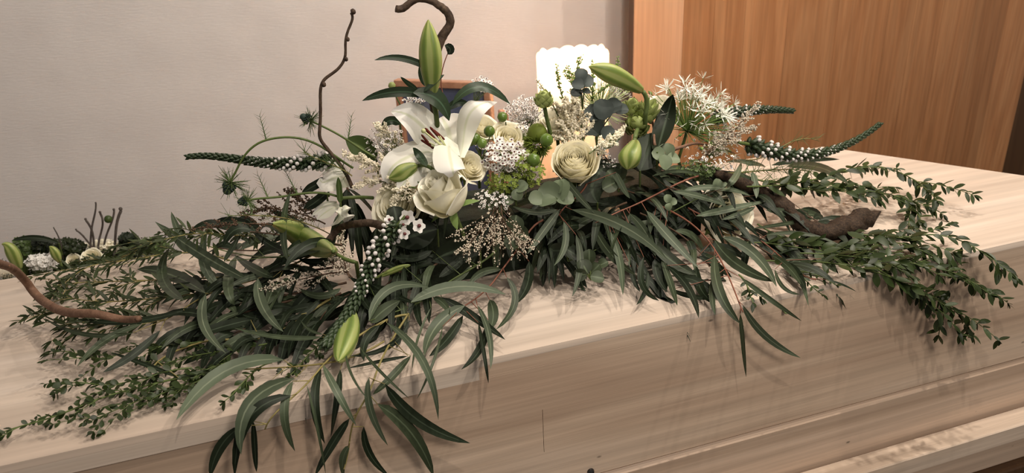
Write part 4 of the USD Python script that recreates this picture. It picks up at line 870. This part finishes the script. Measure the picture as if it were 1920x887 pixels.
lim('grey-brown heath twig behind the bright lily bud', [(620, 400), (580, 385), (555, 370), (540, 350)], 24, 220, lift=.0, look='stem_brown', bead=3.4)

# ---- ball-shaped heads
def star_ball(label, x, y, R, n, axis, spread, size, stars, lift=.04, Y=None, stem=(), look='allium_petal', ped='pedicel'):
    c = P(x, y, lift, Y); m = pxm(c); D = unit(ring_dirs(n, axis, spread) + rng.normal(0, .14, (n, 3))); ln = R * m * rng.uniform(.62, 1.1, n); pos = c + D * ln[:, None]
    t = thing('star_flower_ball', label, 'flower ball', c)
    part(t, 'stalks', join([tube([c, (c + p) / 2 + rng.normal(0, .0015, 3), p], [.9 * m, .7 * m], 3, cap=False) for p in pos]), ped, kind='stuff')
    k = int(n * stars)
    front = [i for i in range(k)]
    for i in front[:60]: part(t, 'star_flower', scatter(STAR, [pos[i]], [unit(D[i] + rng.normal(0, .2, 3))], [size * m * rng.uniform(.85, 1.2)]), look, smooth=False)
    part(t, 'stamens', scatter(SPINE, np.repeat(pos[:max(k, 1)], 4, 0), unit(np.repeat(D[:max(k, 1)], 4, 0) + rng.normal(0, .5, (4 * max(k, 1), 3))), size * .4 * m), look, kind='stuff')
    if k < n: part(t, 'closed_buds', scatter(DROP, pos[k:], D[k:], size * .32 * m), ped, kind='stuff')
    part(t, 'stem', tube([c, c - axis * .03 - UP * .03, c - UP * .10], [.003, .003], 6), 'stem_green')
ax = unit(UP * .8 + CR * .25 + toward(P(1290, 240)) * .45)
star_ball('large white star-flowered ball beside the big dark leaf', 1288, 246, 92, 160, unit(UP * .9 + CR * .45 + toward(C0) * .1), 1.5, 35, .9, lift=.0)
star_ball('green-stalked star ball in front of the candle behind the blue round leaves', 1124, 208, 68, 120, unit(UP * .8 + toward(P(1120, 205)) * .5 + CR * .2), 1.5, 13, .3, lift=.0, Y=1.25, ped='pale_stalk')
t = thing('green_carnation', 'fluffy yellow-green ball flower above the berries', 'flower ball', P(1008, 268, .03)); c = P(1008, 268, .03); m = pxm(c)
part(t, 'core', scatter(BALL, [c], [UP], [38 * m]), 'green_ball')
D = ring_dirs(700, toward(c), 2.4); part(t, 'fringe', scatter(lathe([(0, .05), (.6, .09), (1, .01)], 3), c + D * 15 * m, unit(D + rng.normal(0, .3, D.shape)), 15 * m * rng.uniform(.6, 1.1, 700)), 'green_ball', kind='stuff')
def heads(name, label, cat, pts, size, look, root, lift=.05, tmpl=BALL, Y=None):
    c = P(*root, lift * .4, Y); t = thing(name, label, cat, c)
    for x, y, r in pts:
        p = P(x, y, lift, Y); m = pxm(p)
        part(t, 'berry' if tmpl is BALL else 'bud', scatter(tmpl, [p - toward(p) * 0], [unit(UP + rng.normal(0, .3, 3) + toward(p) * .3)], [2 * r * m * size]), look)
    part(t, 'stems', join([tube([c, P(x, y, lift, Y) - UP * .004], [.0012, .001], 4, cap=False) for x, y, r in pts]), 'stem_green', kind='stuff')
heads('berry_sprig', 'three green berries between hooked lily petal and cream rose', 'berry sprig', [(918, 252, 11), (892, 272, 12), (908, 277, 10)], 1.0, 'berry', (905, 300), .06)
heads('berry_sprig', 'single green berry above the cream roses', 'berry sprig', [(948, 225, 10)], 1.0, 'berry', (950, 250), .04)
heads('berry_sprig', 'two dark green berries under the fluffy ball', 'berry sprig', [(1000, 312, 13), (1024, 270, 13)], 1.0, 'berry', (1010, 320), .06)
heads('berry_sprig', 'small pale berry on the picture frame side of the lily', 'berry sprig', [(736, 165, 6)], 1.2, 'bud_cluster', (760, 215), .0, Y=1.2)
cluster('green_filler', 'curly yellow-green filler beside the green berries', 'filler flower', 990, 318, 32, 36, 120, 9, (985, 370), .045, look='green_ball', eye=False)
cluster('green_filler', 'small green filler flowers under the white dark-eyed cluster', 'filler flower', 945, 345, 36, 22, 90, 8, (960, 380), .045, look='green_ball', eye=False)
cluster('green_filler', 'dark green filler below the thin level twig', 'filler flower', 1310, 320, 40, 20, 80, 8, (1300, 350), .02, look='feather', eye=False)
def bud_head(label, x, y, R, n, axis, size, lift=.05, Y=None, stem=None, look='bud_cluster', sq=1.0):
    c = P(x, y, lift, Y); m = pxm(c); t = thing('bud_head', label, 'bud head', c); D = ring_dirs(n, axis, 2.3)
    for i, d in enumerate(D):
        p = c + d * R * m * .62 + axis * (d @ axis) * R * m * (sq - 1)
        dd = unit(d + axis * 1.1); ln = size * m * rng.uniform(1.1, 1.7)
        (v, f), uv = blade(spline([p - dd * ln * .45, p + d * ln * .22, p + dd * ln * .5 + axis * ln * .1], 7), ln * .72, d + rng.normal(0, .15, 3), 'oval', fold=.1, cup=-.45, m=5)
        part(t, 'bud', (v, f), look, uv=uv)
    part(t, 'core', scatter(BALL, [c], [axis], [R * 1.1 * m]), look)
    if stem: part(t, 'stem', tube(path(stem[0], 10, lift - .005, Y), [stem[1] * m / 2] * 2, 7), 'stem_green')
bud_head('knobbly green bud head on a thick stem before the candle', 1020, 190, 19, 30, unit(UP + CR * -.1), 14, Y=1.15, stem=([(1021, 200), (1026, 225), (1033, 252)], 8))
bud_head('upper green bud head with overlapping scales next to the leaning bud', 1212, 212, 19, 26, unit(UP * .8 + CR * .3), 19, lift=.05, sq=1.25)
bud_head('lower green bud head clustered behind the drop-shaped bud', 1194, 238, 24, 30, unit(UP * .6 + toward(P(1194, 238)) * .6), 17, lift=.06)
bud_head('shaded green bud head beneath the leaning lily bud', 1185, 205, 20, 22, unit(UP), 15, lift=.035)
# ---- round-leaved eucalyptus
def rosette(label, leaves, root, look, lift=.05, Y=None, stem='stem_green'):
    r0 = P(*root, lift * .5, Y); t = thing('round_eucalyptus', label, 'eucalyptus sprig', r0); st = []
    for x, y, w, dx, dy in leaves:
        p = P(x, y, lift + rng.uniform(-.006, .010), Y); m = pxm(p); d = unit(CR * dx + CU * dy + toward(p) * rng.uniform(-.2, .3))
        C = spline([p - d * w * m * .5, p + toward(p) * .002, p + d * w * m * .5], 9)
        (v, f), uv = blade(C, w * m * 1.02, unit(toward(p) + UP * .5 + rng.normal(0, .35, 3)), 'round', fold=.05, cup=.22, m=7)
        part(t, 'leaf', (v, f), look, uv=uv); st.append(tube([r0, C[0]], [.0012, .0009], 4, cap=False))
    part(t, 'stem', join(st), stem)
rosette('three blue-grey round leaves standing against the glowing candle', [(1090, 140, 24, .3, 1), (1100, 152, 26, 1, .3), (1084, 158, 24, -1, .2), (1080, 174, 22, -1, 0), (1098, 172, 20, 1, -.2)], (1092, 205), 'round_blue', Y=1.16)
rosette('blue-grey round leaf cluster between the leaning bud and cream plume', [(1130, 205, 40, -.2, 1), (1112, 212, 34, -1, .3), (1150, 200, 34, 1, .4), (1120, 226, 30, -.6, -.6), (1166, 206, 26, 1, 0)], (1132, 235), 'round_blue', .05)
rosette('dusty grey-green round leaves beneath the cream plume', [(1120, 240, 32, -.4, .8), (1140, 250, 28, .8, .4), (1108, 250, 26, -1, 0)], (1125, 262), 'round_blue', .03)
rosette('pale green round-leaved rosette below the open middle rose', [(1030, 362, 44, -1, .4), (1052, 356, 42, .3, 1), (1026, 378, 36, -1, -.5), (1060, 372, 34, 1, -.2), (1005, 372, 30, -1, 0), (1046, 350, 26, .2, 1)], (1052, 380), 'round_green', .05)
rosette('fresh green rosette beside the thin level twig', [(1235, 290, 30, -1, .3), (1250, 284, 32, .2, 1), (1246, 304, 30, .2, -1), (1262, 298, 26, 1, 0)], (1246, 318), 'round_green', .065)
rosette('dark round leaves behind the drop-shaped bud tip', [(1152, 335, 40, -.5, .6), (1160, 322, 34, .4, .8), (1142, 348, 30, -.8, -.4)], (1160, 360), 'eucalyptus', .03)
rosette('small round green leaves under the white blossom cluster', [(962, 345, 26, -.3, .8), (978, 350, 26, .8, .3), (970, 365, 22, 0, -1), (955, 375, 18, -1, -.4)], (968, 385), 'round_green', .045)
rosette('shaded round leaves beside the drooping sea lavender', [(965, 420, 34, .2, 1), (975, 440, 36, .9, -.2), (960, 455, 30, -.4, -.7)], (972, 470), 'eucalyptus', .04)
rosette('low dark round leaves at the front of the heap above the lid', [(1095, 500, 30, -.4, .7), (1115, 505, 28, .6, .6), (1088, 515, 24, -1, 0), (1120, 520, 26, 1, -.2), (1105, 480, 26, 0, 1), (1130, 495, 22, .9, .4)], (1108, 525), 'eucalyptus', .02)
rosette('dark round leaves deep under the red eucalyptus stem', [(1060, 450, 34, -.4, .7), (1045, 470, 30, -1, 0), (1075, 475, 30, .6, -.4), (1130, 460, 30, .6, .4)], (1065, 490), 'eucalyptus_dark_shade', .0)
rosette('tiny pale round leaves among the dark red-stemmed leaves', [(1252, 372, 16, -.3, 1), (1262, 378, 15, 1, .2), (1254, 388, 15, -.2, -1), (1345, 345, 20, .3, .8), (1360, 350, 18, 1, 0)], (1256, 400), 'round_green', .045)
rosette('dark round leaf above the white blossoms of the drooping spike', [(742, 404, 36, -.2, 1)], (752, 425), 'eucalyptus_dark_shade', .06)
# ---- large plain leaves
def big_leaf(label, pts, w, look, lift, prof='oval', Y=None, cup=.1, fold=.1):
    C = path(pts, 14, lift, Y); mid = C[7]; t = thing('broad_leaf', label, 'leaf', C[0])
    (v, f), uv = blade(C, w * pxm(mid), unit(toward(mid) + UP * .1 + rng.normal(0, .15, 3)), prof, fold=fold, cup=cup, m=7, wave=.05)
    part(t, 'blade', (v, f), look, uv=uv)
    part(t, 'stalk', tube([C[0], C[0] - UP * .03 - toward(mid) * .02], [.0018, .0018], 5), 'stem_green')
big_leaf('large dark pointed leaf standing beside the white star ball', [(1232, 285), (1246, 235), (1262, 177)], 38, 'eucalyptus_dark_shade', .05, 'lance')
big_leaf('large black-green leaf behind the drop-shaped bud', [(1200, 320), (1215, 285), (1232, 250)], 60, 'eucalyptus_dark_shade', .02)
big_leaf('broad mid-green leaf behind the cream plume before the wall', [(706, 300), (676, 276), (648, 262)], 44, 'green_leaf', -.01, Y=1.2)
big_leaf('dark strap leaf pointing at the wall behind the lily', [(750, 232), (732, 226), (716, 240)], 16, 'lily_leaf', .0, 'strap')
big_leaf('dark strap leaf poking out under the half hidden lily', [(612, 336), (590, 348), (566, 362)], 16, 'eucalyptus_dark_shade', .02, 'strap')
big_leaf('second dark strap leaf below the half hidden lily', [(612, 362), (590, 380), (568, 394)], 18, 'eucalyptus_dark_shade', .02, 'strap')
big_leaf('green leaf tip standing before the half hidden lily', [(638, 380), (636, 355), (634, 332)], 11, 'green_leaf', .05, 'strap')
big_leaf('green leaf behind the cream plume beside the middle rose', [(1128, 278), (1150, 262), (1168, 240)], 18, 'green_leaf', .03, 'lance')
big_leaf('dark broad leaf filling the gap under the largest rose', [(820, 430), (780, 440), (740, 455)], 60, 'eucalyptus_dark_shade', .02)
big_leaf('dark broad leaf below the drooping sea lavender', [(900, 470), (860, 470), (810, 490)], 50, 'eucalyptus_dark_shade', .01)
big_leaf('black-green leaf in the hollow under the open middle rose', [(1120, 380), (1110, 350), (1150, 300)], 60, 'eucalyptus_dark_shade', .02)
# single-leaf twig by the hook stick
C = path([(838, 225), (830, 175), (827, 150), (835, 112), (841, 98)], 24, 0, 1.19)
t = thing('leaf_twig', 'thin reddish twig with one small leaf beside the tall lily bud', 'twig', C[0]); part(t, 'stem', tube(C, [.0012, .0008], 5), 'stem_red')
(v, f), uv = blade(path([(840, 102), (844, 92), (834, 85)], 8, .003, 1.19), 16 * pxm(C[0]), unit(toward(C[-1]) + CR * .3), 'round'); part(t, 'leaf', (v, f), 'eucalyptus_dark_shade', uv=uv)
# ---- spiky green heads (wild carrot buds) on long stems
def spiky(label, x, y, R, stem, Y, down=0.0, fr=()):
    c = P(x, y, 0, Y); m = pxm(c); S = path(stem, 34, 0, Y); S[0] = c
    t = thing('spiky_head', label, 'spiky seed head', S[-1]); part(t, 'stem', tube(S, [2.0 * m, 2.4 * m], 6), 'stem_green')
    ax = unit(S[0] - S[3]); part(t, 'head', scatter(BALL, [c], [ax], [R * .85 * m]), 'thistle')
    D = ring_dirs(60, ax, 2.0); part(t, 'studs', scatter(BEAD, c + D * R * .42 * m, D, R * .22 * m), 'thistle', kind='stuff')
    D = ring_dirs(46, ax, 2.0); pos, dr, sc = [], [], []
    for d in D:
        o = unit(d - ax * .35 + rng.normal(0, .2, 3)); q = c - ax * R * .35 * m
        pos.append(q); dr.append(o); sc.append(R * rng.uniform(1.2, 1.9) * m)
        for g in range(4):
            f_ = rng.uniform(.35, .8); pos.append(q + o * sc[-g - 1 if g else -1] * f_ if False else q + o * R * 1.5 * m * f_); dr.append(unit(o + rng.normal(0, .55, 3))); sc.append(R * rng.uniform(.3, .6) * m)
    for i_ in fr:
        p0 = S[int(i_ * 33)]; o = unit(CU + CR * rng.uniform(-.9, .3)); ln = 48 * m
        for g in range(16):
            f_ = g / 15; pos.append(p0 + o * ln * f_); dr.append(unit(o * .9 + CR * (1 if g % 2 else -1) * .7 + rng.normal(0, .2, 3))); sc.append(14 * m)
        pos.append(p0); dr.append(o); sc.append(ln)
    part(t, 'bracts', scatter(lathe([(0, .035), (1, .008)], 3), A(pos), A(dr), A(sc)), 'feather', kind='stuff')
spiky('spiky green head nodding on the long arched stem before the wall', 430, 349, 21, [(430, 340), (440, 326), (455, 297), (482, 270), (516, 259), (552, 258), (589, 268), (625, 290), (662, 315)], 1.16, fr=(.42,))
spiky('spiky green head standing above the level flower spike', 576, 223, 17, [(578, 225), (590, 230), (634, 252), (670, 275), (705, 296)], 1.17, fr=(.6,))
spiky('small spiky green head low before the wall above the heath twigs', 459, 377, 16, [(461, 377), (480, 373), (525, 369), (575, 362), (640, 371)], 1.16, fr=(.3, .6))
# thread-leaved sprigs
def thread(label, stem, n, ln, look='feather', lift=.02, Y=None, w=1.0):
    C = path(stem, 30, lift, Y); m = pxm(C[15]); t = thing('thread_leaf_sprig', label, 'thread-leaved sprig', C[0]); part(t, 'stem', tube(C, [1.4 * m, .8 * m], 4), 'stem_yellow')
    T = unit(np.gradient(C, axis=0)); i = rng.integers(2, 30, n); d = unit(T[i] * .7 + rng.normal(0, .5, (n, 3)) + UP * .15)
    part(t, 'threads', scatter(lathe([(0, .022 * w), (1, .006)], 3), C[i], d, ln * m * rng.uniform(.6, 1.2, n)), look, kind='stuff')
thread('yellow-green thread-leaved sprig under the longest flower spike', [(1360, 325), (1410, 322), (1460, 318), (1520, 322)], 110, 34)
thread('thread-leaved sprig with fine tips along the longest flower spike', [(1400, 300), (1440, 290), (1480, 268), (1530, 262)], 50, 26, Y=1.2)
thread('thread-leaved sprig behind the eucalyptus at the back of the lid', [(620, 440), (560, 415), (500, 405), (430, 405)], 80, 26)
thread('fine yellow-green sprig around the pale round leaves by the gnarled stick', [(1340, 350), (1390, 335), (1440, 340), (1490, 338)], 90, 30)
thread('fine dark thread-leaved sprig above the level flower spike root', [(660, 330), (630, 312), (600, 300), (570, 285)], 60, 30, Y=1.17)

# ---- the second bouquet on the sideboard, out of focus
def fb(x, y, Y=1.80): return P(x, y, 0, Y)
def far_thing(name, label, cat, p): return thing(name, label, cat, (p[0], p[1], SB))
for label, pts, w in (('plump green lily bud of the bouquet behind the coffin, at the picture edge', [(38, 505), (30, 485), (16, 462), (3, 458)], 24), ('small light green lily bud among white blossoms of the bouquet behind the coffin', [(113, 492), (106, 478), (100, 468), (92, 462)], 17)):
    lily_bud(label, pts, w, Y=1.78, stem=([pts[0], (pts[0][0] + 10, 530), (pts[0][0] + 14, 560)], 5))
def far_rose(label, x, y, R, seed, look):
    global P
    keep = P; P = lambda px, py, lift=0, Y=None: keep(px, py, 0, 1.82)
    rose(label, x, y, R, unit(UP * .5 + toward(keep(x, y, 0, 1.82)) * .8), 0, 14, 1.1, look, seed)
    P = keep
far_rose('cream rose of the bouquet behind the coffin, next to the fine-leaved sprig', 172, 480, 17, 41, 'rose_petal')
far_rose('smaller cream rose of the bouquet behind the coffin', 138, 487, 13, 43, 'rose_petal')
cluster('blossom_spray', 'white blossom mound of the bouquet behind the coffin between two lily buds', 'blossom spray', 78, 494, 30, 17, 110, 8, (85, 560), .0, Y=1.76, look='white_petal', eye=False)
cluster('blossom_spray', 'whitish blossom mound at the foot of the curved stick behind the coffin', 'blossom spray', 12, 510, 22, 12, 60, 8, (15, 560), .0, Y=1.78, look='cream_bead', eye=False)
cluster('blossom_spray', 'pale blossoms of the bouquet behind the coffin under the upright twigs', 'blossom spray', 195, 462, 32, 12, 70, 8, (195, 540), .0, Y=1.86, look='cream_bead', eye=False)
cluster('green_filler', 'leafy green filler of the bouquet behind the coffin under its dark leaf', 'filler flower', 45, 468, 24, 22, 90, 11, (55, 560), .0, Y=1.84, look='green_leaf', eye=False)
cluster('green_filler', 'dark green filler in the middle of the bouquet behind the coffin', 'filler flower', 125, 466, 36, 18, 120, 11, (130, 560), .0, Y=1.86, look='box_leaf', eye=False)
cluster('green_filler', 'green filler of the bouquet behind the coffin next to the fine-leaved sprig', 'filler flower', 215, 472, 50, 14, 130, 10, (215, 560), .0, Y=1.9, look='green_leaf', eye=False)
cluster('green_filler', 'dark clump of the bouquet behind the coffin before the wall', 'filler flower', 240, 452, 17, 13, 60, 12, (240, 540), .0, Y=1.84, look='eucalyptus_dark_shade', eye=False)
cluster('green_filler', 'olive filler at the far end of the bouquet behind the coffin', 'filler flower', 285, 462, 32, 14, 90, 11, (285, 540), .0, Y=1.86, look='feather', eye=False)
cluster('green_filler', 'dark filler over the small lily bud of the bouquet behind the coffin', 'filler flower', 75, 462, 16, 16, 60, 11, (80, 540), .0, Y=1.82, look='eucalyptus_dark_shade', eye=False)
cluster('green_filler', 'low leafy filler hiding the foot of the bouquet behind the coffin', 'filler flower', 150, 500, 150, 18, 300, 13, (150, 520), .0, Y=1.82, look='box_leaf', eye=False)
big_leaf('dark narrow leaf lying level on the bouquet behind the coffin', [(110, 456), (65, 446), (22, 451)], 11, 'eucalyptus_dark_shade', 0, 'lance', Y=1.8)
for label, pts, w in (('tallest upright twig of the bouquet behind the coffin', [(180, 382), (177, 405), (172, 428), (170, 460), (172, 530)], [3, 4, 4, 4]), ('knobbed twig beside the tallest one behind the coffin', [(188, 400), (192, 425), (186, 450), (184, 480), (186, 530)], [4, 4, 5, 4]),
                      ('blunt grey stick of the bouquet behind the coffin', [(227, 395), (219, 420), (216, 450), (214, 480), (212, 530)], [6, 5, 5, 5]), ('slanting short twig of the bouquet behind the coffin', [(161, 413), (172, 432), (176, 455), (180, 530)], [4, 4, 4]),
                      ('grey twig with a green seed head behind the coffin', [(214, 395), (208, 420), (200, 440), (194, 470), (195, 530)], [4, 4, 4]), ('thin curved twig of the bouquet behind the coffin over the small lily bud', [(101, 428), (110, 445), (116, 465), (118, 530)], [2, 3, 3]),
                      ('thin arching green stem of the bouquet behind the coffin', [(143, 432), (158, 445), (175, 465), (205, 490), (215, 530)], [3, 4, 4])):
    C = path(pts, 30, 0, 1.84); t = far_thing('bare_twig', label, 'twig', C[-1]); m = pxm(C[0])
    part(t, 'stem', tube(C, A(w) * m / 2, 6, .15), 'bark_grey'); part(t, 'tip', scatter(BALL, [C[0]], [UP], [w[0] * 1.2 * m]), 'bark_grey')
    if 'seed head' in label: part(t, 'seed_head', scatter(BALL, [P(205, 418, 0, 1.83)], [UP], [15 * m]), 'green_leaf')
t = thing('vase_bowl', 'low dark bowl holding the bouquet behind the coffin', 'bowl', (*P(150, 500, 0, 1.84)[:2], SB))
b = P(150, 500, 0, 1.84)
part(t, 'bowl', scatter(lathe([(0, 0), (0, .06), (.04, .10), (.07, .12), (.07, .11), (.04, .09), (.02, 0)], 28), [A([b[0], b[1], SB])], [UP], [1.0], A([0.])), 'foam', clamp=False)
